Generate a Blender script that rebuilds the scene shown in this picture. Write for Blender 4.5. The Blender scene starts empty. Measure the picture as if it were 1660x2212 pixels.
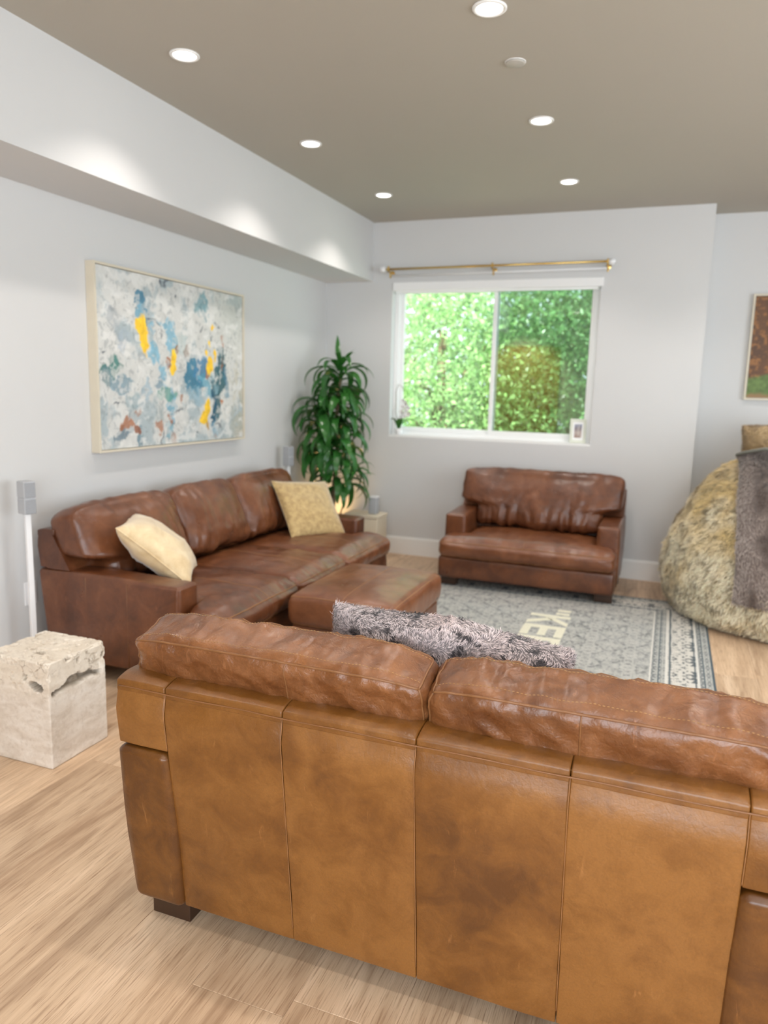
import bpy, bmesh, math, random
import numpy as np
from mathutils import Matrix, Vector

random.seed(7)
RNG = np.random.default_rng(7)
scene = bpy.context.scene
C = scene.collection

# ------------------------------------------------------------------ camera
cam_data = bpy.data.cameras.new('camera')
cam = bpy.data.objects.new('camera', cam_data)
C.objects.link(cam)
cam_data.sensor_fit = 'VERTICAL'
cam_data.sensor_height = 36.0
cam_data.sensor_width = 27.0
cam_data.lens = 36.0 * 1607.96 / 2212.0
CAM = Vector((2.84169, -5.95826, 1.41039))
R_ = [(0.9331, 0.3591, 0.0263), (-0.0829, 0.1435, 0.9862), (-0.3505, 0.9222, -0.1639)]
yaw, pit, rol = 0.363255743, -0.164609217, 0.0266340637
cy_, sy_, cp_, sp_ = math.cos(yaw), math.sin(yaw), math.cos(pit), math.sin(pit)
fw = Vector((-sy_ * cp_, cy_ * cp_, sp_)); rt = Vector((cy_, sy_, 0)); up = rt.cross(fw)
r2 = math.cos(rol) * rt + math.sin(rol) * up
u2 = -math.sin(rol) * rt + math.cos(rol) * up
m = Matrix((r2, u2, -fw)).transposed().to_4x4()
m.translation = CAM
cam.matrix_world = m
cam_data.dof.use_dof = True
cam_data.dof.focus_distance = 1.8
cam_data.dof.aperture_fstop = 2.8
cam_data.clip_start = 0.02
scene.camera = cam

# ------------------------------------------------------------------ world, lights, exposure
scene.view_settings.view_transform = 'Standard'
scene.view_settings.look = 'None'
scene.view_settings.gamma = 1.0
scene.view_settings.use_curve_mapping = False
scene.view_settings.exposure = -0.3
scene.cycles.use_denoising = True
scene.cycles.max_bounces = 8
scene.cycles.diffuse_bounces = 5
scene.cycles.glossy_bounces = 4
scene.cycles.transparent_max_bounces = 12
scene.cycles.sample_clamp_indirect = 6.0
scene.cycles.caustics_reflective = False
scene.cycles.caustics_refractive = False

world = bpy.data.worlds.new('world')
scene.world = world
world.use_nodes = True
wn = world.node_tree.nodes
wn['Background'].inputs[0].default_value = (0.80, 0.93, 1.0, 1)
wn['Background'].inputs[1].default_value = 3.2

def add_light(name, typ, loc, energy, color, rot=None, **kw):
    d = bpy.data.lights.new(name, typ)
    d.energy = energy
    d.color = color
    for k, v in kw.items():
        setattr(d, k, v)
    o = bpy.data.objects.new(name, d)
    C.objects.link(o)
    o.location = loc
    if rot: o.rotation_euler = rot
    return o

SUN = add_light('sun', 'SUN', (0, 0, 10), 7.0, (1.0, 0.97, 0.88), (math.radians(38), 0, math.radians(-28)), angle=0.02)
SUN.data.energy = 17.0
# daylight arriving through the glass doors of the rear wall and the right wall
add_light('daylight_rear_window', 'AREA', (3.6, -7.92, 1.45), 160.0, (0.84, 0.92, 1.0),
          (math.radians(90), 0, 0), shape='RECTANGLE', size=3.2, size_y=2.1)
add_light('daylight_right_window', 'AREA', (5.92, -3.4, 1.5), 95.0, (0.88, 0.94, 1.0),
          (math.radians(90), 0, math.radians(90)), shape='RECTANGLE', size=3.4, size_y=2.0)
CAN_POWER = 44.0
CAN_COLOR = (1.0, 0.92, 0.85)

# ------------------------------------------------------------------ helpers
def tag(o, label=None, cat=None, group=None, kind=None):
    if label: o['label'] = label
    if cat: o['category'] = cat
    if group: o['group'] = group
    if kind: o['kind'] = kind
    return o

def thing(name, loc, label, cat, group=None, rotz=0.0):
    o = bpy.data.objects.new(name, None)
    o.empty_display_size = 0.1
    C.objects.link(o)
    o.location = loc
    o.rotation_euler = (0, 0, rotz)
    return tag(o, label, cat, group)

def mesh_obj(name, V, F, mat, parent=None, smooth=True, world_to=None, colors=None, tone=None):
    me = bpy.data.meshes.new(name)
    V = np.asarray(V, dtype=float)
    if world_to is not None:
        V = V - np.array(world_to)
    if isinstance(F, np.ndarray):
        F = F.tolist()
    me.from_pydata(V.tolist(), [], F)
    if smooth:
        me.polygons.foreach_set('use_smooth', [True] * len(me.polygons))
    if colors is not None:
        a = me.color_attributes.new('Col', 'FLOAT_COLOR', 'POINT')
        c4 = np.ones((len(V), 4)); c4[:, :3] = colors
        a.data.foreach_set('color', c4.ravel())
    if mat: me.materials.append(mat)
    me.update()
    o = bpy.data.objects.new(name, me)
    C.objects.link(o)
    if parent: o.parent = parent
    if tone is not None: o['tone'] = float(tone)
    return o

def hash3(i, j, k, seed):
    n = (i * 374761393 + j * 668265263 + k * 2147483647 + seed * 144269) & 0xFFFFFFFF
    n = ((n ^ (n >> 13)) * 1274126177) & 0xFFFFFFFF
    n = (n ^ (n >> 16)) & 0xFFFFFFFF
    return n / 4294967295.0

def vnoise(P, scale=1.0, seed=0):
    """smooth value noise in 0..1"""
    P = np.asarray(P) * np.asarray(scale) + 100.0
    I = np.floor(P).astype(np.int64); f = P - I
    f = f * f * (3 - 2 * f)
    out = 0
    for dx in (0, 1):
        for dy in (0, 1):
            for dz in (0, 1):
                w = (f[:, 0] if dx else 1 - f[:, 0]) * (f[:, 1] if dy else 1 - f[:, 1]) * (f[:, 2] if dz else 1 - f[:, 2])
                out = out + w * hash3(I[:, 0] + dx, I[:, 1] + dy, I[:, 2] + dz, seed)
    return out

def fbm(P, scale=1.0, seed=0, oct=4):
    s = 0; a = 0.5; t = 0
    sc = np.asarray(scale, dtype=float)
    for o in range(oct):
        s = s + a * vnoise(P, sc, seed + o * 17); t += a
        a *= 0.5; sc = sc * 2.03
    return s / t

def ridged(P, scale, seed=0, oct=3):
    s = 0; a = 0.5; t = 0
    sc = np.asarray(scale, dtype=float)
    for o in range(oct):
        v = 1 - np.abs(2 * vnoise(P, sc, seed + o * 31) - 1)
        s = s + a * v * v; t += a
        a *= 0.5; sc = sc * 2.0
    return s / t

def sstep(x, a, b):
    t = np.clip((x - a) / (b - a), 0, 1)
    return t * t * (3 - 2 * t)

def rotx(a):
    c, s = math.cos(a), math.sin(a)
    return np.array([[1, 0, 0], [0, c, -s], [0, s, c]])
def roty(a):
    c, s = math.cos(a), math.sin(a)
    return np.array([[c, 0, s], [0, 1, 0], [-s, 0, c]])
def rotz_(a):
    c, s = math.cos(a), math.sin(a)
    return np.array([[c, -s, 0], [s, c, 0], [0, 0, 1]])

def axis_samples(h, r, step, kc):
    r = min(r, h * 0.98)
    ang = np.linspace(0, math.pi / 4, kc + 1)[1:]
    t = r * np.tan(ang)
    n = max(1, int(round(2 * (h - r) / step)))
    inner = np.linspace(-(h - r), h - r, n + 1)
    return np.concatenate([-(h - r) - t[::-1], inner, (h - r) + t])

class RBox:
    """rounded box on an integer lattice: V positions, Nn normals, F quads, idx[(i,j,k)] -> vertex"""
    def __init__(s, half, r, step, kc=3):
        if not hasattr(step, '__len__'): step = (step,) * 3
        s.half = half
        A = [axis_samples(half[a], r, step[a], kc) for a in range(3)]
        n = [len(a) for a in A]
        s.n = n; s.kc = kc
        idx = {}; P = []; F = []
        def vid(i, j, k):
            q = (i, j, k)
            v = idx.get(q)
            if v is None:
                v = len(P); idx[q] = v; P.append((A[0][i], A[1][j], A[2][k]))
            return v
        nx, ny, nz = n
        for i in range(nx - 1):
            for j in range(ny - 1):
                F.append((vid(i, j, 0), vid(i, j + 1, 0), vid(i + 1, j + 1, 0), vid(i + 1, j, 0)))
                F.append((vid(i, j, nz - 1), vid(i + 1, j, nz - 1), vid(i + 1, j + 1, nz - 1), vid(i, j + 1, nz - 1)))
        for i in range(nx - 1):
            for k in range(nz - 1):
                F.append((vid(i, 0, k), vid(i + 1, 0, k), vid(i + 1, 0, k + 1), vid(i, 0, k + 1)))
                F.append((vid(i, ny - 1, k), vid(i, ny - 1, k + 1), vid(i + 1, ny - 1, k + 1), vid(i + 1, ny - 1, k)))
        for j in range(ny - 1):
            for k in range(nz - 1):
                F.append((vid(0, j, k), vid(0, j, k + 1), vid(0, j + 1, k + 1), vid(0, j + 1, k)))
                F.append((vid(nx - 1, j, k), vid(nx - 1, j + 1, k), vid(nx - 1, j + 1, k + 1), vid(nx - 1, j, k + 1)))
        P = np.array(P)
        h = np.array(half); rr = min(r, min(half) * 0.98)
        core = np.clip(P, -(h - rr), h - rr)
        d = P - core
        L = np.linalg.norm(d, axis=1); L[L < 1e-9] = 1
        N = d / L[:, None]
        s.V = core + N * rr
        s.Nn = N; s.F = F; s.idx = idx; s.U = P / h

    def line(s, fix):
        """ordered vertex list along the axis that is None in fix"""
        ax = [a for a in range(3) if fix[a] is None][0]
        out = []
        for t in range(s.n[ax]):
            q = list(fix); q[ax] = t
            q = [s.n[a] + v if v < 0 else v for a, v in enumerate(q)]
            v = s.idx.get(tuple(q))
            if v is not None: out.append(v)
        return out

def tube(pts, r, seg=6, closed=False, caps=True):
    pts = np.asarray(pts, float)
    n = len(pts)
    V = []; F = []
    prev = None
    for i in range(n):
        a = pts[(i - 1) % n] if (closed or i > 0) else pts[i]
        b = pts[(i + 1) % n] if (closed or i < n - 1) else pts[i]
        t = b - a; t = t / (np.linalg.norm(t) + 1e-12)
        ref = prev if prev is not None else (np.array([0, 0, 1.0]) if abs(t[2]) < 0.9 else np.array([1.0, 0, 0]))
        u = ref - t * (ref @ t); u /= np.linalg.norm(u) + 1e-12
        prev = u
        w = np.cross(t, u)
        rr = r[i] if hasattr(r, '__len__') else r
        for k in range(seg):
            an = 2 * math.pi * k / seg
            V.append(pts[i] + rr * (math.cos(an) * u + math.sin(an) * w))
    m_ = n if closed else n - 1
    for i in range(m_):
        for k in range(seg):
            a0 = i * seg + k; a1 = i * seg + (k + 1) % seg
            b0 = ((i + 1) % n) * seg + k; b1 = ((i + 1) % n) * seg + (k + 1) % seg
            F.append((a0, a1, b1, b0))
    if caps and not closed:
        F.append(tuple(range(seg))[::-1]); F.append(tuple((n - 1) * seg + k for k in range(seg)))
    return V, F

class MB:
    def __init__(s): s.V = []; s.F = []
    def add(s, V, F):
        o = len(s.V)
        s.V.extend([tuple(v) for v in V]); s.F.extend([tuple(i + o for i in f) for f in F])
        return s
    def box(s, a, b, bev=0.0):
        if bev > 0:
            h = [(b[i] - a[i]) / 2 for i in range(3)]
            rb = RBox(h, bev, 10.0, 2)
            V = rb.V + np.array([(a[i] + b[i]) / 2 for i in range(3)])
            return s.add(V, rb.F)
        x0, y0, z0 = a; x1, y1, z1 = b
        V = [(x0, y0, z0), (x1, y0, z0), (x1, y1, z0), (x0, y1, z0), (x0, y0, z1), (x1, y0, z1), (x1, y1, z1), (x0, y1, z1)]
        F = [(0, 3, 2, 1), (4, 5, 6, 7), (0, 1, 5, 4), (1, 2, 6, 5), (2, 3, 7, 6), (3, 0, 4, 7)]
        return s.add(V, F)
    def tube(s, pts, r, seg=8, closed=False):
        return s.add(*tube(pts, r, seg, closed))
    def lathe(s, c, prof, seg=32, axis=2):
        V = []; F = []
        for (r, z) in prof:
            for k in range(seg):
                an = 2 * math.pi * k / seg
                p = [r * math.cos(an), r * math.sin(an), z]
                if axis == 1: p = [p[0], p[2], -p[1]]
                if axis == 0: p = [p[2], p[0], p[1]]
                V.append((c[0] + p[0], c[1] + p[1], c[2] + p[2]))
        for i in range(len(prof) - 1):
            for k in range(seg):
                F.append((i * seg + k, i * seg + (k + 1) % seg, (i + 1) * seg + (k + 1) % seg, (i + 1) * seg + k))
        F.append(tuple(range(seg))[::-1]); F.append(tuple((len(prof) - 1) * seg + k for k in range(seg)))
        return s.add(V, F)
    def build(s, name, mat, parent=None, smooth=False, at=(0, 0, 0), tone=None):
        return mesh_obj(name, s.V, s.F, mat, parent, smooth, at, tone=tone)

# ------------------------------------------------------------------ materials
def new_mat(name):
    mt = bpy.data.materials.new(name)
    mt.use_nodes = True
    nt = mt.node_tree
    b = nt.nodes['Principled BSDF']
    return mt, nt, b

class NT:
    def __init__(s, nt): s.nt = nt
    def n(s, typ, **kw):
        nd = s.nt.nodes.new(typ)
        for k, v in kw.items():
            if k.startswith('i_'):
                nd.inputs[k[2:].replace('_', ' ')].default_value = v
            else: setattr(nd, k, v)
        return nd
    def l(s, a, b): s.nt.links.new(a, b); return b
    def math(s, op, a, b=None, c=None, clamp=False):
        nd = s.nt.nodes.new('ShaderNodeMath'); nd.operation = op; nd.use_clamp = clamp
        for i, v in enumerate((a, b, c)):
            if v is None: continue
            if hasattr(v, 'type'): s.l(v, nd.inputs[i])
            else: nd.inputs[i].default_value = v
        return nd.outputs[0]
    def mix(s, fac, a, b, blend='MIX'):
        nd = s.nt.nodes.new('ShaderNodeMix'); nd.data_type = 'RGBA'; nd.blend_type = blend
        for sock, v in ((nd.inputs[0], fac), (nd.inputs[6], a), (nd.inputs[7], b)):
            if hasattr(v, 'type'): s.l(v, sock)
            elif isinstance(v, (int, float)): sock.default_value = v
            else: sock.default_value = (v[0], v[1], v[2], 1)
        return nd.outputs[2]
    def ramp(s, fac, stops, interp='LINEAR'):
        nd = s.nt.nodes.new('ShaderNodeValToRGB'); cr = nd.color_ramp; cr.interpolation = interp
        while len(cr.elements) > 1: cr.elements.remove(cr.elements[-1])
        cr.elements[0].position = stops[0][0]
        c = stops[0][1]; cr.elements[0].color = (c[0], c[1], c[2], 1) if hasattr(c, '__len__') else (c, c, c, 1)
        for p, c in stops[1:]:
            e = cr.elements.new(p); e.color = (c[0], c[1], c[2], 1) if hasattr(c, '__len__') else (c, c, c, 1)
        s.l(fac, nd.inputs[0])
        return nd.outputs[0]
    def coord(s, which='Object', scale=None, rot=None, loc=None):
        tc = s.nt.nodes.new('ShaderNodeTexCoord')
        o = tc.outputs[which]
        if scale is None and rot is None and loc is None: return o
        mp = s.nt.nodes.new('ShaderNodeMapping')
        if scale is not None: mp.inputs['Scale'].default_value = scale if hasattr(scale, '__len__') else (scale,) * 3
        if rot is not None: mp.inputs['Rotation'].default_value = rot
        if loc is not None: mp.inputs['Location'].default_value = loc
        s.l(o, mp.inputs[0]); return mp.outputs[0]
    def noise(s, vec, scale, detail=3, rough=0.5, dist=0.0):
        nd = s.nt.nodes.new('ShaderNodeTexNoise')
        nd.inputs['Scale'].default_value = scale; nd.inputs['Detail'].default_value = detail
        nd.inputs['Roughness'].default_value = rough; nd.inputs['Distortion'].default_value = dist
        s.l(vec, nd.inputs['Vector']); return nd.outputs[0]
    def voronoi(s, vec, scale, feature='F1', out=0, rnd=1.0):
        nd = s.nt.nodes.new('ShaderNodeTexVoronoi'); nd.feature = feature
        nd.inputs['Scale'].default_value = scale; nd.inputs['Randomness'].default_value = rnd
        s.l(vec, nd.inputs['Vector']); return nd.outputs[out]
    def bump(s, h, strength, dist, normal=None):
        nd = s.nt.nodes.new('ShaderNodeBump')
        nd.inputs['Strength'].default_value = strength; nd.inputs['Distance'].default_value = dist
        s.l(h, nd.inputs['Height'])
        if normal is not None: s.l(normal, nd.inputs['Normal'])
        return nd.outputs[0]
    def attr(s, name, typ='GEOMETRY', out='Fac'):
        nd = s.nt.nodes.new('ShaderNodeAttribute'); nd.attribute_type = typ; nd.attribute_name = name
        return nd.outputs[out]

def simple(name, col, rough=0.5, metal=0.0, noise_amt=0.04, nscale=20, bump=0.0, emit=None, estr=0):
    mt, nt, b = new_mat(name); t = NT(nt)
    v = t.coord('Object')
    n = t.noise(v, nscale, 4)
    c1 = [max(0, c * (1 - noise_amt)) for c in col]; c2 = [min(1, c * (1 + noise_amt)) for c in col]
    t.l(t.mix(n, c1, c2), b.inputs['Base Color'])
    b.inputs['Roughness'].default_value = rough; b.inputs['Metallic'].default_value = metal
    if bump > 0:
        t.l(t.bump(t.noise(v, nscale * 6, 4), bump, 0.01), b.inputs['Normal'])
    if emit:
        b.inputs['Emission Color'].default_value = (*emit, 1); b.inputs['Emission Strength'].default_value = estr
    return mt

def leather(name, light, mid, dark, rough=0.36, wr=0.5, scuff=1.0):
    mt, nt, b = new_mat(name); t = NT(nt)
    v = t.coord('Object')
    tone = t.attr('tone', 'OBJECT')
    big = t.noise(v, 3.0, 5, 0.62, 0.4)
    med = t.noise(v, 11.0, 6, 0.68, 0.6)
    f = t.math('ADD', t.math('MULTIPLY', big, 0.55), t.math('MULTIPLY', med, 0.45))
    f = t.math('ADD', f, t.math('MULTIPLY', tone, 0.24))
    base = t.ramp(f, [(0.38, dark), (0.51, mid), (0.65, light)])
    # pale scuffs and scratches
    vs = t.coord('Object', scale=(1, 1, 0.25), rot=(0.2, 0.5, 0.7))
    sc = t.noise(vs, 30.0, 5, 0.7, 1.2)
    scm = t.ramp(sc, [(0.62, 0.0), (0.72, 0.55)])
    spots = t.ramp(t.noise(v, 7.0, 2), [(0.48, 0.0), (0.62, 1.0)])
    base = t.mix(t.math('MULTIPLY', t.math('MULTIPLY', scm, spots), scuff), base, [min(1, c * 1.7 + 0.03) for c in light])
    cr = t.voronoi(v, 75.0, 'DISTANCE_TO_EDGE')
    crm = t.ramp(cr, [(0.0, 0.0), (0.06, 1.0)])
    fine = t.noise(v, 240.0, 4, 0.6)
    base = t.mix(t.math('MULTIPLY', t.math('SUBTRACT', 1.0, crm), 0.10), base, [c * 0.6 for c in dark])
    base = t.mix(t.ramp(fine, [(0.35, 0.16), (0.6, 0.0)]), base, [c * 0.5 for c in mid])
    t.l(base, b.inputs['Base Color'])
    rg = t.ramp(t.noise(v, 9.0, 3, 0.5), [(0.3, rough - 0.03), (0.7, rough + 0.09)])
    t.l(rg, b.inputs['Roughness'])
    b.inputs['Specular IOR Level'].default_value = 0.5
    b.inputs['Coat Weight'].default_value = 0.18
    b.inputs['Coat Roughness'].default_value = 0.25
    n1 = t.bump(t.noise(v, 30.0, 4, 0.55, 0.8), 0.28 * wr, 0.008)
    n1 = t.bump(t.noise(v, 72.0, 3, 0.55, 1.2), 0.20 * wr, 0.004, n1)
    n2 = t.bump(crm, 0.10, 0.0015, n1)
    n3 = t.bump(fine, 0.16, 0.002, n2)
    t.l(n3, b.inputs['Normal'])
    return mt

M = {}
M['leather_tan'] = leather('leather_tan', (0.245, 0.102, 0.022), (0.168, 0.063, 0.010), (0.090, 0.030, 0.004), 0.36, 0.6)
M['leather_cushion'] = leather('leather_cushion', (0.27, 0.110, 0.040), (0.165, 0.060, 0.019), (0.080, 0.026, 0.009), 0.30, 1.7)
M['leather_brown'] = leather('leather_brown', (0.220, 0.080, 0.032), (0.150, 0.049, 0.018), (0.085, 0.026, 0.010), 0.30, 0.7, 0.5)
M['thread'] = simple('thread', (0.46, 0.27, 0.11), 0.7)
M['piping'] = simple('piping', (0.20, 0.085, 0.030), 0.42)
M['piping_light'] = simple('piping_light', (0.30, 0.14, 0.055), 0.42)
M['dark_wood'] = simple('dark_wood', (0.045, 0.020, 0.010), 0.4, noise_amt=0.5, nscale=9)
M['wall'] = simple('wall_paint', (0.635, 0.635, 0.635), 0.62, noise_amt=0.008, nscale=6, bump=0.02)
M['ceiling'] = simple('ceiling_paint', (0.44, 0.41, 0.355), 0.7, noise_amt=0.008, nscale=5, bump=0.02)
M['trim'] = simple('trim_paint', (0.86, 0.86, 0.85), 0.35, noise_amt=0.005)
M['vinyl'] = simple('vinyl_white', (0.88, 0.88, 0.88), 0.3, noise_amt=0.005)
M['brass'] = simple('brass', (0.70, 0.48, 0.17), 0.25, 1.0)
M['plastic_white'] = simple('plastic_white', (0.82, 0.82, 0.83), 0.35, noise_amt=0.01)
M['plastic_grey'] = simple('plastic_grey', (0.42, 0.43, 0.45), 0.4, noise_amt=0.03)
M['grille_grey'] = simple('grille_grey', (0.30, 0.31, 0.33), 0.6, noise_amt=0.15, nscale=300)
M['cream_frame'] = simple('cream_frame', (0.68, 0.62, 0.50), 0.5)
M['black_gap'] = simple('black_gap', (0.02, 0.02, 0.02), 0.6)
M['lens'] = simple('lamp_lens', (1, 0.97, 0.92), 0.4, emit=(1.0, 0.93, 0.84), estr=14.0)
M['detector'] = simple('cap_paint', (0.48, 0.455, 0.41), 0.5)
M['petal'] = simple('petal', (0.92, 0.90, 0.90), 0.5)
M['sill_leaf'] = simple('orchid_leaf', (0.03, 0.14, 0.02), 0.35, noise_amt=0.3)
M['bark'] = simple('bark', (0.16, 0.11, 0.06), 0.85, noise_amt=0.4, nscale=30, bump=0.4)
M['soil'] = simple('soil', (0.035, 0.022, 0.014), 0.95, noise_amt=0.5, nscale=60, bump=0.5)
M['pot'] = simple('pot_ceramic', (0.70, 0.66, 0.58), 0.5)
M['cream_box'] = simple('cream_box', (0.72, 0.64, 0.50), 0.55)
M['honey_door'] = simple('honey_wood', (0.55, 0.33, 0.09), 0.4, noise_amt=0.25, nscale=7)

def mat_glass(name, refl, tint):
    mt, nt, b = new_mat(name); t = NT(nt)
    nt.nodes.remove(b)
    out = nt.nodes['Material Output']
    tr = t.n('ShaderNodeBsdfTransparent'); tr.inputs[0].default_value = (*tint, 1)
    gl = t.n('ShaderNodeBsdfGlossy'); gl.inputs['Roughness'].default_value = 0.02
    mx = t.n('ShaderNodeMixShader'); mx.inputs[0].default_value = refl
    t.l(tr.outputs[0], mx.inputs[1]); t.l(gl.outputs[0], mx.inputs[2]); t.l(mx.outputs[0], out.inputs[0])
    return mt
M['glass'] = mat_glass('window_glass', 0.05, (0.97, 1.0, 0.98))
M['glass_screened'] = mat_glass('window_glass_screened', 0.13, (0.72, 0.80, 0.77))

# leaves
def leafmat(name, c1, c2, trans=0.35, rough=0.45, vary=False):
    mt, nt, b = new_mat(name); t = NT(nt)
    out = nt.nodes['Material Output']
    col = t.attr('Col', out='Color')
    geo = t.n('ShaderNodeNewGeometry')
    n = t.noise(geo.outputs['Position'], 5.0, 3)
    base = t.mix(n, c1, c2)
    if vary: base = t.mix(1.0, base, col, 'MULTIPLY')
    t.l(base, b.inputs['Base Color']); b.inputs['Roughness'].default_value = rough
    tl = t.n('ShaderNodeBsdfTranslucent'); t.l(t.mix(0.5, base, [min(1, c * 1.8) for c in c2]), tl.inputs[0])
    mx = t.n('ShaderNodeMixShader'); mx.inputs[0].default_value = trans
    t.l(b.outputs[0], mx.inputs[1]); t.l(tl.outputs[0], mx.inputs[2]); t.l(mx.outputs[0], out.inputs[0])
    return mt
M['plant_leaf'] = leafmat('plant_leaf', (0.012, 0.085, 0.018), (0.05, 0.20, 0.03), 0.18, 0.28)
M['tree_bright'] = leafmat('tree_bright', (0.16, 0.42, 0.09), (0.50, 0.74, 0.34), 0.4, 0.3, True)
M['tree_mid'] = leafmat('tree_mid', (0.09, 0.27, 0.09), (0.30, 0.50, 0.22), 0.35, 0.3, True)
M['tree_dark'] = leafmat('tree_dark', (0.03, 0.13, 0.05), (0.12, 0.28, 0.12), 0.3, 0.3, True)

def furmat(name, rough=0.75, sheen=0.3):
    mt, nt, b = new_mat(name); t = NT(nt)
    t.l(t.attr('Col', out='Color'), b.inputs['Base Color'])
    b.inputs['Roughness'].default_value = rough
    b.inputs['Sheen Weight'].default_value = sheen
    return mt
M['fur'] = furmat('fur')

def printmat(name, rough=0.55):
    mt, nt, b = new_mat(name); t = NT(nt)
    v = t.coord('Object')
    c = t.attr('Col', out='Color')
    t.l(c, b.inputs['Base Color']); b.inputs['Roughness'].default_value = rough
    t.l(t.bump(t.noise(v, 60, 5, 0.7), 0.25, 0.004), b.inputs['Normal'])
    return mt
M['print'] = printmat('painted_canvas')

# wood planks: tone from the object property, grain along object Y
def plankmat():
    mt, nt, b = new_mat('oak_plank'); t = NT(nt)
    oi = t.n('ShaderNodeObjectInfo')
    tone = t.attr('tone', 'OBJECT')
    tc = t.n('ShaderNodeTexCoord')
    mp = t.n('ShaderNodeMapping'); mp.vector_type = 'POINT'
    t.l(tc.outputs['Object'], mp.inputs[0])
    cmb = t.n('ShaderNodeCombineXYZ'); t.l(t.math('MULTIPLY', tone, 37.0), cmb.inputs[0]); t.l(t.math('MULTIPLY', tone, 91.0), cmb.inputs[1])
    t.l(cmb.outputs[0], mp.inputs['Location'])
    P = mp.outputs[0]
    def sc(vec, s):
        m2 = t.n('ShaderNodeMapping'); m2.inputs['Scale'].default_value = s; t.l(vec, m2.inputs[0]); return m2.outputs[0]
    # cathedral grain: distorted rings
    warp = t.noise(sc(P, (4.2, 0.62, 1)), 1.0, 3, 0.45)
    sep = t.n('ShaderNodeSeparateXYZ'); t.l(P, sep.inputs[0])
    ring = t.math('SINE', t.math('MULTIPLY', warp, 64.0))
    ringm = t.ramp(t.math('ADD', t.math('MULTIPLY', ring, 0.5), 0.5), [(0.0, 0.0), (0.55, 0.35), (1.0, 1.0)])
    sel = t.ramp(t.noise(sc(P, (4.0, 0.8, 1)), 1.3, 2), [(0.42, 0.0), (0.66, 1.0)])
    streak = t.noise(sc(P, (60.0, 1.6, 1)), 1.0, 5, 0.6)
    fine = t.noise(sc(P, (260.0, 9.0, 1)), 1.0, 4, 0.6)
    broad = t.noise(sc(P, (7.0, 0.7, 1)), 1.0, 3, 0.5)
    f = t.math('ADD', t.math('MULTIPLY', streak, 0.45), t.math('MULTIPLY', broad, 0.55))
    base = t.ramp(f, [(0.30, (0.39, 0.258, 0.162)), (0.50, (0.60, 0.430, 0.285)), (0.70, (0.77, 0.585, 0.415))])
    base = t.mix(t.math('MULTIPLY', t.math('MULTIPLY', ringm, sel), 0.55), base, (0.27, 0.16, 0.09))
    base = t.mix(t.ramp(fine, [(0.32, 0.70), (0.50, 0.0)]), base, (0.26, 0.15, 0.085))
    kn = t.voronoi(sc(P, (3.2, 1.0, 1)), 1.5, 'F1')
    base = t.mix(t.ramp(kn, [(0.0, 0.75), (0.035, 0.3), (0.07, 0.0)]), base, (0.16, 0.085, 0.045))
    hv = t.math('ADD', 0.90, t.math('MULTIPLY', oi.outputs['Random'], 0.16))
    hs = t.n('ShaderNodeHueSaturation'); t.l(base, hs.inputs['Color']); t.l(hv, hs.inputs['Value'])
    t.l(hs.outputs[0], b.inputs['Base Color'])
    b.inputs['Roughness'].default_value = 0.42
    b.inputs['Specular IOR Level'].default_value = 0.35
    t.l(t.bump(fine, 0.12, 0.002), b.inputs['Normal'])
    return mt
M['plank'] = plankmat()
M['subfloor'] = simple('subfloor', (0.12, 0.08, 0.05), 0.8)

def travertine():
    mt, nt, b = new_mat('travertine'); t = NT(nt)
    v = t.coord('Object')
    v2 = t.coord('Object', scale=(1, 1, 2.6))
    n1 = t.noise(v2, 9, 6, 0.65, 0.5)
    n2 = t.noise(v, 55, 5, 0.7)
    base = t.ramp(n1, [(0.32, (0.60, 0.52, 0.44)), (0.5, (0.70, 0.63, 0.555)), (0.68, (0.80, 0.745, 0.68))])
    sp = t.n('ShaderNodeSeparateXYZ'); t.l(v, sp.inputs[0])
    topz = t.ramp(sp.outputs[2], [(0.24, 0.0), (0.33, 1.0)])
    # veins near the top
    vd = t.voronoi(t.coord('Object', scale=(1, 1, 1)), 17, 'DISTANCE_TO_EDGE')
    warp = t.n('ShaderNodeVectorMath'); warp.operation = 'ADD'
    ns = t.n('ShaderNodeTexNoise'); ns.inputs['Scale'].default_value = 14; ns.inputs['Detail'].default_value = 5
    t.l(v, ns.inputs['Vector']); 
    scl = t.n('ShaderNodeVectorMath'); scl.operation = 'SCALE'; scl.inputs['Scale'].default_value = 0.11
    t.l(ns.outputs[1], scl.inputs[0]); t.l(v, warp.inputs[0]); t.l(scl.outputs[0], warp.inputs[1])
    vd = t.voronoi(warp.outputs[0], 16, 'DISTANCE_TO_EDGE')
    vein = t.ramp(vd, [(0.0, 1.0), (0.03, 0.0)])
    brk = t.ramp(t.noise(v, 17, 3), [(0.46, 0.0), (0.56, 1.0)])
    vein = t.math('MULTIPLY', t.math('MULTIPLY', vein, brk), topz)
    base = t.mix(t.math('MULTIPLY', topz, 0.25), base, (0.80, 0.70, 0.52))
    base = t.mix(t.math('MULTIPLY', vein, 0.65), base, (0.24, 0.16, 0.09))
    base = t.mix(t.ramp(n2, [(0.36, 0.35), (0.5, 0.0)]), base, (0.46, 0.38, 0.31))
    base = t.mix(1.0, base, t.attr('Col', out='Color'), 'MULTIPLY')
    t.l(base, b.inputs['Base Color'])
    b.inputs['Roughness'].default_value = 0.55
    h = t.math('ADD', t.math('MULTIPLY', n2, 0.4), t.math('MULTIPLY', t.math('SUBTRACT', 1.0, vein), 1.0))
    t.l(t.bump(h, 0.5, 0.004), b.inputs['Normal'])
    return mt
M['travertine'] = travertine()

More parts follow.
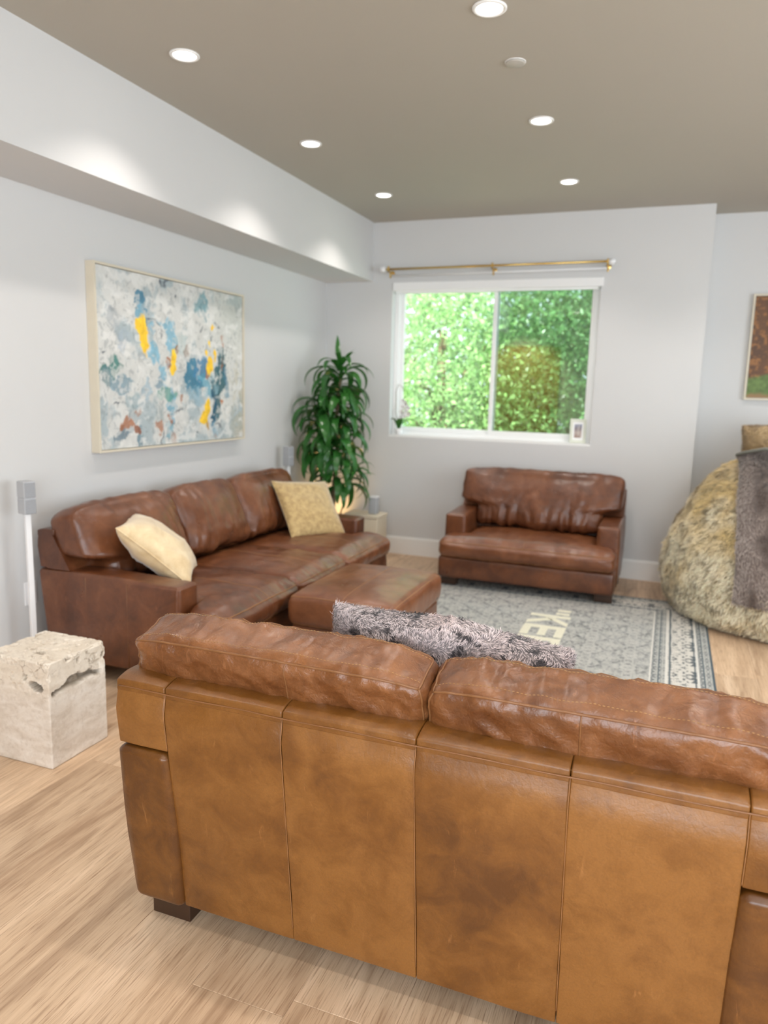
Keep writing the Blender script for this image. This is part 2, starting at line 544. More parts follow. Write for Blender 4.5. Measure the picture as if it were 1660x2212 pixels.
# ------------------------------------------------------------------ room shell
H = 2.75; SX = 0.425; SB = 2.284; WX = 3.012; RY = 0.34
RX = 6.0; YR = -8.0; LX = -2.6; LY = -5.3
WIN = (0.601, 2.266, 1.008, 2.263)

def struct(name, mb, mat, label=None, parent=None, smooth=False):
    o = mb.build(name, mat, parent, smooth)
    if parent is None: o['kind'] = 'structure'
    if label: o['label'] = label
    return o

# floor and planks
fl = MB(); fl.box((LX, YR, -0.12), (RX, RY, -0.012))
floor = struct('floor', fl, M['subfloor'], 'light oak plank floor running towards the window wall')
PW = 0.2455; PX0 = 1.395
rp = random.Random(3)
k0 = int(math.floor((0 - PX0) / PW)); k1 = int(math.ceil((RX - PX0) / PW))
plank_meshes = {}
def plank(x0, x1, y0, y1):
    g = 0.00025
    w = round(x1 - x0, 4); L = round(y1 - y0, 4)
    key = (w, L)
    if key not in plank_meshes:
        b_ = 0.0010; hw = w / 2 - g; hl = L / 2 - g
        V = [(-hw, -hl, -0.012), (hw, -hl, -0.012), (hw, hl, -0.012), (-hw, hl, -0.012),
             (-hw, -hl, -b_), (hw, -hl, -b_), (hw, hl, -b_), (-hw, hl, -b_),
             (-hw + b_, -hl + b_, 0), (hw - b_, -hl + b_, 0), (hw - b_, hl - b_, 0), (-hw + b_, hl - b_, 0)]
        F = [(0, 3, 2, 1), (8, 9, 10, 11)]
        for a in range(4):
            c = (a + 1) % 4
            F += [(a, c, 4 + c, 4 + a), (4 + a, 4 + c, 8 + c, 8 + a)]
        me = bpy.data.meshes.new('plank'); me.from_pydata(V, [], F); me.materials.append(M['plank']); me.update()
        plank_meshes[key] = me
    o = bpy.data.objects.new('plank', plank_meshes[key]); C.objects.link(o)
    o.location = ((x0 + x1) / 2, (y0 + y1) / 2, 0); o.parent = floor; o['tone'] = rp.random()
starts = {}
for k in range(k0, k1):
    x0 = max(0.0, PX0 + k * PW); x1 = min(RX, PX0 + (k + 1) * PW)
    if x1 - x0 < 0.03: continue
    off = {2: -4.65, -2: -3.90, 0: -5.75, 1: -3.6, -1: -4.95, 3: -3.1}.get(k, -4.0 + rp.uniform(-0.75, 0.75))
    y = off
    while y > YR: y -= 1.5
    while y < RY:
        a, b_ = max(y, YR), min(y + 1.5, RY)
        if x1 <= WX: b_ = min(b_, 0.0)
        if b_ - a > 0.02: plank(x0, x1, a, b_)
        y += 1.5
pl2 = MB(); pl2.box((LX, YR, -0.012), (0, LY, 0.0)); struct('plank', pl2, M['plank'], parent=floor)

# ceiling
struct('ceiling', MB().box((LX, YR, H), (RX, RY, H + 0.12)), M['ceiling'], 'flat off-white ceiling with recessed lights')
# walls
struct('wall_left', MB().box((-0.12, LY, 0), (0, 0.12, H)), M['wall'], 'white wall carrying the abstract painting')
struct('wall_alcove', MB().box((LX, LY, 0), (-0.12, LY + 0.12, H)), M['wall'], 'white wall turning away behind the viewpoint')
wb = MB()
x0, x1, z0, z1 = WIN; T = 0.2
wb.box((0, 0, 0), (x0, T, H)); wb.box((x1, 0, 0), (WX, T, H)); wb.box((x0, 0, 0), (x1, T, z0)); wb.box((x0, 0, z1), (x1, T, H))
struct('wall_back', wb, M['wall'], 'white wall with the sliding window')
struct('wall_recess', MB().box((WX - 0.2, RY, 0), (RX, RY + 0.12, H)).box((WX - 0.12, T, 0), (WX, RY, H)), M['wall'], 'white wall set back behind the beanbag')
wr_ = MB()
wr_.box((RX, YR, 0), (RX + 0.12, -5.2, H)).box((RX, -1.6, 0), (RX + 0.12, RY, H)).box((RX, -5.2, 2.5), (RX + 0.12, -1.6, H)).box((RX, -5.2, 0), (RX + 0.12, -1.6, 0.4))
struct('wall_right', wr_, M['wall'], 'white wall on the right with a wide window')
wr_ = MB()
wr_.box((LX, YR - 0.12, 0), (1.9, YR, H)).box((5.3, YR - 0.12, 0), (RX, YR, H)).box((1.9, YR - 0.12, 2.55), (5.3, YR, H)).box((1.9, YR - 0.12, 0), (5.3, YR, 0.3))
struct('wall_rear', wr_, M['wall'], 'white wall behind the viewpoint with a wide window')
struct('wall_side', MB().box((LX - 0.12, YR, 0), (LX, LY, H)), M['wall'], 'white side wall behind the viewpoint')
# soffit
struct('trim_1', MB().box((0, LY, SB), (SX, 0, H)), M['wall'], 'boxed white soffit running along the left wall under the ceiling')
# frames of the unseen daylight windows
def plain_window(name, a, b, n, axis, label):
    w = thing(name, ((a[0] + b[0]) / 2, (a[1] + b[1]) / 2, a[2]), label, None); w['kind'] = 'structure'
    L = w.location
    for i in range(n + 1):
        t_ = i / n
        p = [a[0] + (b[0] - a[0]) * t_, a[1] + (b[1] - a[1]) * t_]
        if axis == 0: mb = MB().box((p[0] - 0.03, a[1], a[2]), (p[0] + 0.03, b[1], b[2]))
        else: mb = MB().box((a[0], p[1] - 0.03, a[2]), (b[0], p[1] + 0.03, b[2]))
        mb.build('window_post', M['vinyl'], w, at=L)
plain_window('window_2', (1.93, YR - 0.09, 0.3), (5.27, YR - 0.04, 2.55), 3, 0, 'wide white window behind the viewpoint')
plain_window('window_3', (RX + 0.03, -5.17, 0.4), (RX + 0.08, -1.63, 2.5), 3, 1, 'wide white window in the right wall')
# honey door added behind the viewpoint for a golden reflection in the right-hand pane
d1 = thing('reflection_door', (0.15, YR + 0.03, 0), 'honey-coloured wooden door added behind the viewpoint for its window reflection', None); d1['kind'] = 'structure'
MB().box((-0.55, YR + 0.002, 0.0), (0.85, YR + 0.045, 2.25), 0.004).build('door_leaf', M['honey_door'], d1, at=d1.location)
MB().box((0.74, YR + 0.045, 1.0), (0.78, YR + 0.09, 1.15), 0.008).build('door_handle', M['brass'], d1, at=d1.location)
add_light('door_reflection_spot', 'SPOT', (0.15, -6.9, 2.7), 240.0, (1.0, 0.80, 0.45), (math.radians(-38), 0, 0), spot_size=1.4, spot_blend=0.7, shadow_soft_size=0.05)  # added spot without a fitting, warms the door for its reflection

BH = 0.152
def baseboard(name, a, b, nrm, label):
    # a->b along the wall foot, nrm = direction into the room
    mb = MB()
    t0 = 0.016
    x0_, x1_ = sorted((a[0], b[0])); y0_, y1_ = sorted((a[1], b[1]))
    if nrm[0]:
        xx = sorted((a[0], a[0] + nrm[0] * t0)); mb.box((xx[0], y0_, 0), (xx[1], y1_, BH - 0.012))
        xx = sorted((a[0], a[0] + nrm[0] * 0.009)); mb.box((xx[0], y0_, BH - 0.012), (xx[1], y1_, BH))
    else:
        yy = sorted((a[1], a[1] + nrm[1] * t0)); mb.box((x0_, yy[0], 0), (x1_, yy[1], BH - 0.012))
        yy = sorted((a[1], a[1] + nrm[1] * 0.009)); mb.box((x0_, yy[0], BH - 0.012), (x1_, yy[1], BH))
    struct(name, mb, M['trim'], label)
baseboard('baseboard_left', (0, LY), (0, -0.017), (1, 0), 'white baseboard along the left wall')
baseboard('baseboard_back', (0, 0), (WX, 0), (0, -1), 'white baseboard under the window')
baseboard('baseboard_recess', (WX, RY), (RX, RY), (0, -1), 'white baseboard behind the beanbag')

# ------------------------------------------------------------------ window
w1 = thing('window_1', (1.43, 0.1, z0), 'white two-pane sliding window looking out on green foliage', None); w1['kind'] = 'structure'
L = w1.location
RD = 0.085   # recess depth to the frame
MB().box((x0, 0.002, z0), (x1, T, z0 + 0.018)).build('window_sill', M['trim'], w1, at=L)
fr = MB()
fr.box((x0, RD, z0 + 0.018), (x0 + 0.035, T - 0.01, z1)).box((x1 - 0.035, RD, z0 + 0.018), (x1, T - 0.01, z1))
fr.box((x0 + 0.035, RD, z1 - 0.035), (x1 - 0.035, T - 0.01, z1)).box((x0 + 0.035, RD, z0 + 0.018), (x1 - 0.035, T - 0.01, z0 + 0.05))
fr.build('window_frame', M['vinyl'], w1, at=L)
def sash(xa, xb, y, glassmat, lab):
    s_ = MB()
    za, zb = z0 + 0.05, z1 - 0.035; e = 0.032
    s_.box((xa, y, za), (xa + e, y + 0.03, zb), 0.003).box((xb - e, y, za), (xb, y + 0.03, zb), 0.003)
    s_.box((xa + e, y, za), (xb - e, y + 0.03, za + e), 0.003).box((xa + e, y, zb - e), (xb - e, y + 0.03, zb), 0.003)
    so = s_.build('sash', M['vinyl'], w1, at=L)
    g = MB().box((xa + e, y + 0.012, za + e), (xb - e, y + 0.017, zb - e)).build('window_pane', glassmat, so, at=L)
    so['label'] = lab
sash(x0 + 0.035, 1.475, RD + 0.04, M['glass'], 'left sliding sash')
sash(1.435, x1 - 0.035, RD + 0.005, M['glass_screened'], 'right sash, darker screened glass')
# roller shade cassette at the head of the window
rs = thing('roller_shade', (1.43, 0.03, z1 - 0.06), 'white rolled-up shade cassette across the window head', 'shade')
MB().box((x0 + 0.006, -0.012, z1 - 0.058), (x1 + 0.018, 0.0, z1 + 0.008), 0.004).box((x0 + 0.006, -0.002, z1 - 0.058), (x1 - 0.006, 0.065, z1 - 0.003), 0.004).build('cassette', M['vinyl'], rs, at=rs.location)
MB().box((x0 + 0.02, 0.022, z1 - 0.075), (x1 - 0.02, 0.034, z1 - 0.056), 0.004).build('hem_bar', M['vinyl'], rs, at=rs.location)
# curtain rods
cr = thing('curtain_rod', (1.44, -0.0, 2.36), 'thin brass double curtain rod without curtains above the window', 'curtain rod')
L2 = cr.location
MB().tube([(0.572, -0.10, 2.362), (2.322, -0.10, 2.368)], 0.0085, 10).build('rod', M['brass'], cr, True, L2)
MB().tube([(0.60, -0.055, 2.318), (2.312, -0.055, 2.326)], 0.0075, 10).build('rod', M['plastic_white'], cr, True, L2)['label'] = 'thin pale inner rod'
for bx in (0.60, 1.455, 2.312):
    b_ = MB(); b_.lathe((bx, -0.001, 2.345), [(0.018, 0), (0.018, -0.006), (0.006, -0.008)], 14, axis=1)
    b_.box((bx - 0.006, -0.112, 2.34), (bx + 0.006, -0.004, 2.352), 0.002)
    b_.box((bx - 0.007, -0.112, 2.34), (bx + 0.007, -0.10, 2.385), 0.002).box((bx - 0.006, -0.064, 2.30), (bx + 0.006, -0.05, 2.345), 0.002)
    b_.build('bracket', M['brass'], cr, False, L2)
for bx, s_ in ((0.552, -1), (2.342, 1)):
    f_ = MB(); f_.lathe((bx, -0.10, 2.365), [(0.004, -0.026), (0.022, -0.02), (0.026, 0), (0.022, 0.02), (0.004, 0.026)], 16, axis=0)
    f_.build('finial', M['plastic_white'], cr, True, L2)['label'] = 'pale round finial'

# ------------------------------------------------------------------ downlights
LIGHTS = [((0.834, -3.142), 'recessed ceiling light nearest the viewer in the row beside the soffit'),
          ((0.828, -1.970), 'middle recessed ceiling light in the row beside the soffit'),
          ((0.822, -0.819), 'farthest recessed ceiling light beside the soffit, near the corner'),
          ((2.118, -3.135), 'recessed ceiling light cut by the top edge of the picture'),
          ((2.110, -1.969), 'middle recessed ceiling light in the right-hand row'),
          ((2.100, -0.826), 'farthest recessed ceiling light in the right-hand row, nearest the window')]
EXTRA = [(0.83, -4.32), (2.11, -4.32), (3.39, -3.14), (4.67, -3.14), (3.39, -1.97), (3.39, -0.82), (4.67, -0.82), (3.39, -4.32), (3.39, -5.6), (2.11, -5.6), (4.67, -5.6), (3.39, -7.0), (1.2, -7.0)]
can = None
def can_spot(x, y):
    add_light('downlight_beam', 'SPOT', (x, y, H - 0.012), CAN_POWER, CAN_COLOR, (0, 0, 0), spot_size=math.radians(118), spot_blend=0.62, shadow_soft_size=0.045)
for (xy, lab) in LIGHTS + [(e, 'recessed ceiling light outside the picture') for e in EXTRA]:
    if can is None:
        can = thing('recessed_light', (xy[0], xy[1], H), lab, 'ceiling light', 'recessed ceiling lights')
        MB().lathe((0, 0, 0), [(0.062, 0.0), (0.062, -0.004), (0.058, -0.007), (0.049, -0.006), (0.0465, -0.001)], 40).build('trim_ring', M['trim'], can, True)
        MB().lathe((0, 0, 0), [(0.047, -0.0015), (0.046, -0.0035), (0.02, -0.005), (0.002, -0.0055)], 40).build('lens', M['lens'], can, True)
        o = can
    else:
        o = can.copy(); C.objects.link(o)
        for ch in list(can.children):
            c = ch.copy(); C.objects.link(c); c.parent = o
    o.location = (xy[0], xy[1], H); o['label'] = lab
    if xy in EXTRA: o['group'] = 'recessed ceiling lights out of view'
    can_spot(*xy)
sc_ = thing('sprinkler_cap', (2.118, -2.67, H), 'small flat round white cap on the ceiling between two lights', 'ceiling cap')
MB().lathe((0, 0, 0), [(0.030, 0.0), (0.030, -0.004), (0.040, -0.005), (0.040, -0.008), (0.036, -0.0095), (0.002, -0.011)], 36).build('cap', M['detector'], sc_, True)
MB().lathe((0, 0, 0), [(0.0435, 0.0), (0.0435, -0.002), (0.041, -0.002)], 36).build('collar', M['trim'], sc_, True)

# ------------------------------------------------------------------ leather seating
def stitches(P, spacing=0.0085, length=0.0050, r=0.0007, N=None):
    """row of short thread dashes along the polyline P"""
    P = np.asarray(P); seg = np.linalg.norm(np.diff(P, axis=0), axis=1); cum = np.concatenate([[0], np.cumsum(seg)])
    mb = MB(); s = spacing
    while s + length < cum[-1]:
        def at(q): return np.array([np.interp(q, cum, P[:, a]) for a in range(3)])
        a, b = at(s), at(s + length)
        mb.tube([a, (a + b) / 2 + (0, 0, r * 0.3), b], [r * 0.5, r, r * 0.5], 4)
        s += spacing
    return mb

def soft_box(parent, name, half, r, step, place, mat, deform=None, kc=3, tone=0.0, want=False):
    rb = RBox(half, r, step, kc)
    V = rb.V.copy()
    if deform is not None: V = deform(rb, V)
    V = place(V)
    o = mesh_obj(name, V, rb.F, mat, parent, True, tone=tone)
    if want: return o, rb, V
    return o

def folds_noise(V, N, amp, scale, seed, oct=3):
    return V + N * ((ridged(V, scale, seed, oct) - 0.45) * amp)[:, None]

def build_sofa(root, W, D, n, mats, detail=1.0, seed=1, back_over=0.132, near=False, seat_z=0.425, tilt=20.0):
    """local frame: x along the width, y = 0 at the foot of the back and growing to the front, z up"""
    aw = 0.146; armh = 0.53 if near else 0.515; af = D - 0.20
    mF, mC = mats
    rs_ = random.Random(seed)
    # arms -------------------------------------------------------------
    for sx in (0, 1):
        xa = 0.0 if sx == 0 else W - aw
        def dfa(rb, V, sx=sx):
            z = V[:, 2] + armh / 2
            y = V[:, 1]
            V = V.copy()
            V[:, 1] -= np.where(y < 0, 0.072 * (V[:, 2] + 0.225) / 0.61, 0)
            V[:, 2] += np.where(rb.Nn[:, 2] > 0.3, 0.006 * np.sin((y + 0.3) * 7), 0)
            b_ = 0.006 * (1 - (V[:, 2] / 0.23) ** 2).clip(0)
            V[:, 0] += np.sign(V[:, 0]) * b_ * (np.abs(rb.Nn[:, 0]) > 0.5)
            V = folds_noise(V, rb.Nn, 0.003, (4, 4, 4), seed + sx)
            return V
        arm = soft_box(root, 'arm', (aw / 2, af / 2 + 0.008, (armh - 0.08) / 2), 0.020, 0.035 / detail,
                 lambda V, xa=xa: V + np.array([xa + aw / 2, af / 2 - 0.008, (armh + 0.08) / 2]), mF, dfa, tone=rs_.uniform(-.5, .2))
        # seams down the outer face
        ox = xa - 0.0035 if sx == 0 else xa + aw + 0.0035
        for q in (0.30, 0.62):
            yy = af * q
            MB().tube([(ox, yy, 0.09), (ox + (0.001 if sx else -0.001), yy, 0.3), (ox, yy, armh - 0.02), (xa + aw * (0.1 if sx == 0 else 0.9), yy, armh + 0.001)], 0.0016, 5).build('seam', M['piping'], arm, True)
    # base rail in front -----------------------------------------------
    def dfb(rb, V):
        V = V.copy()
        V[:, 1] += np.where(rb.Nn[:, 1] > 0.3, 0.012 * (1 - (V[:, 2] / 0.11) ** 2).clip(0), 0)
        return folds_noise(V, rb.Nn, 0.003, (3, 4, 6), seed + 5)
    soft_box(root, 'base_rail', (W / 2 - 0.004, 0.16, (seat_z - 0.155 - 0.07) / 2), 0.022, (0.05 / detail, 0.06, 0.03),
             lambda V: V + np.array([W / 2, D - 0.19, (seat_z - 0.155 + 0.07) / 2]), mF, dfb, tone=-0.2)
    # platform under the seats
    MB().box((aw - 0.01, 0.08, 0.09), (W - aw + 0.01, D - 0.25, seat_z - 0.16), 0.01).build('seat_deck', mF, root, True, tone=-0.6)
    # frame back: profile in y,z ----------------------------------------
    iw = (W - 2 * aw)
    nb = 4 if near else (2 * n)
    xs = [aw + iw * i / nb for i in range(nb + 1)]
    lean = 0.080
    def yb(z): return -lean * (z - 0.08) / 0.62
    def panel(xa, xb, z_lo, name, tone, top=0.688, thick=0.06, hi_lo=None):
        rb = RBox(((xb - xa) / 2, thick / 2, (top - z_lo) / 2), 0.008 if not near else 0.0035, (0.03 / detail, 0.03, 0.03 / detail), 4)
        V = rb.V.copy(); u = V[:, 0] / ((xb - xa) / 2)
        zc = (top + z_lo) / 2
        z = V[:, 2] + zc
        y = V[:, 1] + thick / 2 + yb(z)
        # leather rolls over near the top edge and puffs a little in the middle
        w_ = (z - z_lo) / (top - z_lo)
        puff = 0.005 * (1 - u ** 2).clip(0) ** 0.5 * (np.sin(np.clip(w_, 0, 1) * math.pi)) ** 0.5
        roll = 0.016 * sstep(z, top - 0.07, top)
        y = y + np.where(rb.Nn[:, 1] < 0.2, -puff + roll, 0)
        V = np.stack([V[:, 0] + (xa + xb) / 2, y, z], 1)
        V = V + rb.Nn * ((fbm(V, 9, seed + 3) - 0.5) * 0.0035)[:, None]
        return mesh_obj(name, V, rb.F, mF, root, True, tone=tone)
    tones = [0.18, 0.35, 0.02, 0.42, 0.1, 0.3, 0.0, 0.2]
    for i in range(nb):
        panel(xs[i] + 0.0003, xs[i + 1] - 0.0003, 0.085, 'back_panel', tones[i % 8] if near else -0.2)
    panel(0.004, aw - 0.0003, armh + 0.004, 'back_panel', 0.45 if near else -0.1)
    panel(W - aw + 0.0003, W - 0.004, armh + 0.004, 'back_panel', 0.15 if near else -0.1)
    # inner wedge of the back (what the cushions lean on), closed at both ends above the arms
    prof = [(yb(0.085) + 0.05, 0.10), (yb(0.688) + 0.05, 0.690), (0.0, 0.700), (0.024, 0.690), (0.125, armh + 0.004), (0.15, 0.10)]
    wd = MB(); npf = len(prof)
    V = [(0.006, p[0], max(p[1], armh + 0.003)) for p in prof] + [(aw - 0.002, p[0], max(p[1], armh + 0.003)) for p in prof]
    for xa, xb, full in ((0.0035, aw - 0.001, False), (aw, W - aw, True), (W - aw + 0.001, W - 0.0035, False)):
        pp = prof if full else [(yb(armh) + 0.045, armh + 0.003)] + prof[1:5] + [(0.10, armh + 0.003)]
        V = [(x_, p[0], p[1]) for x_ in (xa, xb) for p in pp]
        F = [tuple(range(npf)), tuple(range(npf, 2 * npf))[::-1]] + [(i, i + npf, (i + 1) % npf + npf, (i + 1) % npf) for i in range(npf)]
        wd.add(V, F)
    wd.build('back_frame', mF, root, False, tone=-0.1)
    # top band pieces with a stitched seam
    edges = [0.004, aw] + xs[1:-1] + [W - aw, W - 0.004]
    for i in range(len(edges) - 1):
        xa, xb = edges[i] + 0.0003, edges[i + 1] - 0.0003
        rb = RBox(((xb - xa) / 2, 0.051, 0.014), 0.0045, (0.03 / detail, 0.012, 0.02), 4)
        V = rb.V.copy()
        u = V[:, 0] / ((xb - xa) / 2)
        V[:, 2] += np.where(rb.Nn[:, 2] > 0, 0.0015 * (1 - np.abs(u) ** 10), 0) * (V[:, 2] > 0)
        V[:, 2] += np.where(V[:, 1] < 0, -(V[:, 1] / 0.051) ** 2 * 0.011, 0)
        V = V + np.array([(xa + xb) / 2, -0.014, 0.695])
        V = V + rb.Nn * ((fbm(V, 14, seed + 9) - 0.5) * 0.003)[:, None]
        mesh_obj('top_band', V, rb.F, mF, root, True, tone=0.1 if near else -0.1)
    if near:
        xx = np.linspace(0.012, W - 0.012, 60)
        yl = -0.0655 + 0.0008 * np.sin(xx * 40); zl = 0.6835 + 0.001 * np.sin(xx * 23)
        MB().tube(np.stack([xx, yl, zl], 1), 0.0019, 5).build('piping', M['piping'], root, True)
        P1 = np.stack([xx, yl + 0.0085, zl + 0.0108], 1)
        sb = stitches(P1); sb.build('stitching', M['thread'], root)['kind'] = 'stuff'
        for x_ in [aw] + xs[1:-1] + [W - aw]:
            zz = np.linspace(0.12 if x_ not in (aw, W - aw) else armh + 0.01, 0.684, 24)
            yy = np.array([yb(z) for z in zz]) + 0.016 * sstep(zz, 0.618, 0.688) - 0.0006
            MB().tube(np.stack([np.full(24, x_), yy, zz], 1), 0.0011, 5).build('seam', M['piping_light'], root, True)
    # feet ---------------------------------------------------------------
    for fx in (0.0, 1.0):
        for fy in (0.0, 1.0):
            cx = 0.012 if fx == 0 else W - 0.012 - 0.118
            cyy = 0.04 if fy == 0 else D - 0.14
            MB().box((cx, cyy, 0.008 if fy else 0.0), (cx + 0.118, cyy + 0.055, 0.082), 0.003).build('foot', M['dark_wood'], root)
    # seat cushions --------------------------------------------------------
    cw = iw / n
    for i in range(n):
        xa, xb = aw + cw * i, aw + cw * (i + 1)
        hx = cw / 2 - 0.002; hy = (D - 0.16) / 2; hz = 0.075
        extL = aw - 0.004 if i == 0 else 0; extR = aw - 0.004 if i == n - 1 else 0
        def dfs(rb, V, extL=extL, extR=extR, hx=hx, hy=hy, hz=hz, i=i):
            V = V.copy()
            u = V[:, 0] / hx; v = V[:, 1] / hy; w = V[:, 2] / hz
            topm = (V[:, 2] > 0)
            crown = 0.030 * (1 - u ** 4).clip(0) * (1 - v ** 4).clip(0)
            V[:, 2] += (crown - 0.018) * sstep(w, -0.1, 1.0)
            V[:, 1] += np.where(V[:, 1] > 0, 0.022 * (1 - w ** 2).clip(0) * (1 - u ** 6).clip(0), 0)
            Y = V[:, 1] + 0.16 + hy
            s = sstep(Y, af + 0.004, af + 0.03)
            V[:, 0] += s * (extR * sstep(u, 0.3, 1.0) - extL * sstep(-u, 0.3, 1.0))
            # front corners droop
            fr_ = sstep(v, 0.80, 1.0)
            V[:, 2] -= 0.022 * fr_ * sstep(w, -0.1, 1.0)
            V = folds_noise(V, rb.Nn, 0.010, (5, 9, 5), seed + 11 * i)
            V = folds_noise(V, rb.Nn, 0.010, (20, 6, 20), seed + 13 * i, 2)
            return V
        so, rb, VV = soft_box(root, 'seat_cushion', (hx, hy, hz), 0.038, (0.016, 0.02, 0.02), 
                 lambda V, xa=xa, xb=xb, hy=hy: V + np.array([(xa + xb) / 2, 0.16 + hy, seat_z - 0.080]), mC, dfs, kc=4, tone=rs_.uniform(-0.2, 0.35), want=True)
        # piping along the front top edge, and the seam across the middle
        ln = rb.line((None, -1, -1))
        if len(ln) > 2: MB().tube(VV[ln] + np.array([0, 0.001, 0.001]), 0.0028, 6).build('piping', M['piping_light'], so, True)
        mid = rb.n[0] // 2
        ln = rb.line((mid, None, -1))
        MB().tube(VV[ln] + np.array([0, 0, 0.0004]), 0.0016, 5).build('seam', M['piping_light'], so, True)
        ln = rb.line((None, -1, 0))
        MB().tube(VV[ln] + np.array([0, 0.001, 0.0]), 0.0025, 6).build('piping', M['piping'], so, True)
    # back cushions ----------------------------------------------------------
    th = math.radians(17.0 if near else tilt)
    hh = 0.412 if near else (0.42 if n == 1 else 0.385); tk = 0.132 if near else 0.165; zb = seat_z - 0.02
    for i in range(n):
        xa, xb = aw + cw * i, aw + cw * (i + 1)
        hx = cw / 2 - 0.001; hy = tk / 2; hz = hh / 2
        eL = back_over if i == 0 else 0; eR = back_over if i == n - 1 else 0
        def dfk(rb, V, eL=eL, eR=eR, hx=hx, hy=hy, hz=hz, i=i):
            V = V.copy(); u = V[:, 0] / hx; v = V[:, 1] / hy; w = V[:, 2] / hz
            N = rb.Nn
            front = (v > 0)
            # belly at the front, slack sag low down
            belly = 0.060 * (1 - np.abs(u) ** 3.5).clip(0) * (1 - np.abs(w + 0.15) ** 3).clip(0)
            V[:, 1] += np.where(front, belly * sstep(v, 0.0, 1.0), 0)
            V[:, 1] -= np.where(~front, 0.012 * (1 - u ** 4).clip(0) * sstep(-v, 0, 1), 0)
            V[:, 2] += np.where(w > 0, (0.008 if near else 0.016) * (1 - np.abs(u) ** 3).clip(0) * sstep(w, 0.2, 1.0), 0)
            V[:, 2] += sstep(w, 0.2, 1.0) * (0.004 if near else 0.012) * (1 - v ** 2).clip(0)
            # corners pull in
            c_ = (np.abs(u) ** 8) * (np.abs(w) ** 8)
            V[:, 0] -= np.sign(u) * (0.008 if (near or n == 1) else 0.018) * c_; V[:, 2] -= np.sign(w) * (0.022 if near else (0.012 if n == 1 else 0.028)) * c_
            # the outer side spreads over the arm above its top
            zz = V[:, 2] * math.cos(th) + V[:, 1] * math.sin(th) + zb + hz * math.cos(th)
            s = sstep(zz, armh + 0.00, armh + 0.05)
            V[:, 0] += s * (eR * sstep(u, -0.2, 1.0) - eL * sstep(-u, -0.2, 1.0))
            # low side pinch folds
            k = sstep(-w, -0.2, 0.9)
            V = V + N * ((ridged(V + np.array([i * 3.1, 0, 0]), (13, 4, 3.0), seed + 41 * i, 2) - 0.4) * (0.034 if n > 1 else 0.05) * k * front * (1 - np.abs(u) ** 10))[:, None]
            # diagonal drag folds on boxing and top
            D1 = V @ np.array([[0.82, 0, -0.57], [0, 1, 0], [0.57, 0, 0.82]]).T
            if near:
                V = V + N * ((ridged(D1 + i * 2.3, (11, 7, 24), seed + 7 * i, 2) - 0.4) * 0.017 * (1 - 0.4 * np.abs(w)))[:, None]
                V = V + N * ((fbm(V, 12, seed + 77 + i) - 0.5) * 0.010)[:, None]
            else:
                bend_ = np.stack([V[:, 0] + 0.10 * np.sin(3.0 * V[:, 2] + i) + 0.35 * V[:, 0] * (V[:, 2] + 0.2), V[:, 1], V[:, 2]], 1)
                V = V + N * ((ridged(bend_ + i * 2.3, (15, 3, 2.6), seed + 7 * i, 2) - 0.4) * 0.017 * (0.35 + 0.65 * sstep(-w, -0.7, 0.5)))[:, None]
                V = V + N * ((ridged(D1 + i, (8, 5, 14), seed + 9 * i, 2) - 0.4) * 0.007)[:, None]
                V = V + N * ((fbm(V, 7, seed + 77 + i) - 0.5) * 0.010)[:, None]
            if near:
                V = V + N * ((ridged(D1 * 1.0 + 5, (34, 30, 50), seed + 3 * i, 3) - 0.4) * 0.0060)[:, None]
            # seams stay tight: pull the two top edges in a little
            e_ = np.exp(-((np.abs(v) - 1) / 0.16) ** 2) * np.exp(-((w - 1) / 0.06) ** 2)
            V = V - N * (e_ * 0.003)[:, None]
            return V
        st = (0.0085, 0.008, 0.0085) if near else (0.014, 0.018, 0.014)
        R3 = rotx(th)
        def plc(V, xa=xa, xb=xb, hy=hy, hz=hz):
            P = V + np.array([0, hy, hz])
            P = P @ R3.T
            return P + np.array([(xa + xb) / 2, 0.092 if near else 0.115, zb])
        co, rb, VV = soft_box(root, 'back_cushion', (hx, hy, hz), 0.030 if near else 0.035, st, plc, mC, dfk, kc=4, tone=(0.05 if near else rs_.uniform(-0.2, 0.2)), want=True)
        if near:
            for j_, nm in ((0, 'piping'), (-1, 'piping')):
                ln = rb.line((None, j_, -1))
                MB().tube(VV[ln], 0.0030, 6).build('piping', M['piping'], co, True)
                # stitches one row up on the top face
                q = rb.kc + (0 if j_ == 0 else 0)
                ln2 = rb.line((None, (3 if j_ == 0 else rb.n[1] - 4), -1))
                if len(ln2) > 5:
                    so_ = stitches(VV[ln2] + np.array([0, 0, 0.0008]), 0.0085, 0.0050, 0.0007).build('stitching', M['thread'], co); so_['kind'] = 'stuff'
            mid = int(rb.n[0] * 0.5)
            ln = rb.line((mid, 0, None))
            MB().tube(VV[ln], 0.0021, 5).build('seam', M['piping'], co, True)
            for xi in (0, -1):
                ln = rb.line((xi, 0, None)); MB().tube(VV[ln], 0.0028, 6).build('piping', M['piping'], co, True)
                ln = rb.line((xi, None, -1)); MB().tube(VV[ln], 0.0028, 6).build('piping', M['piping'], co, True)
    return root

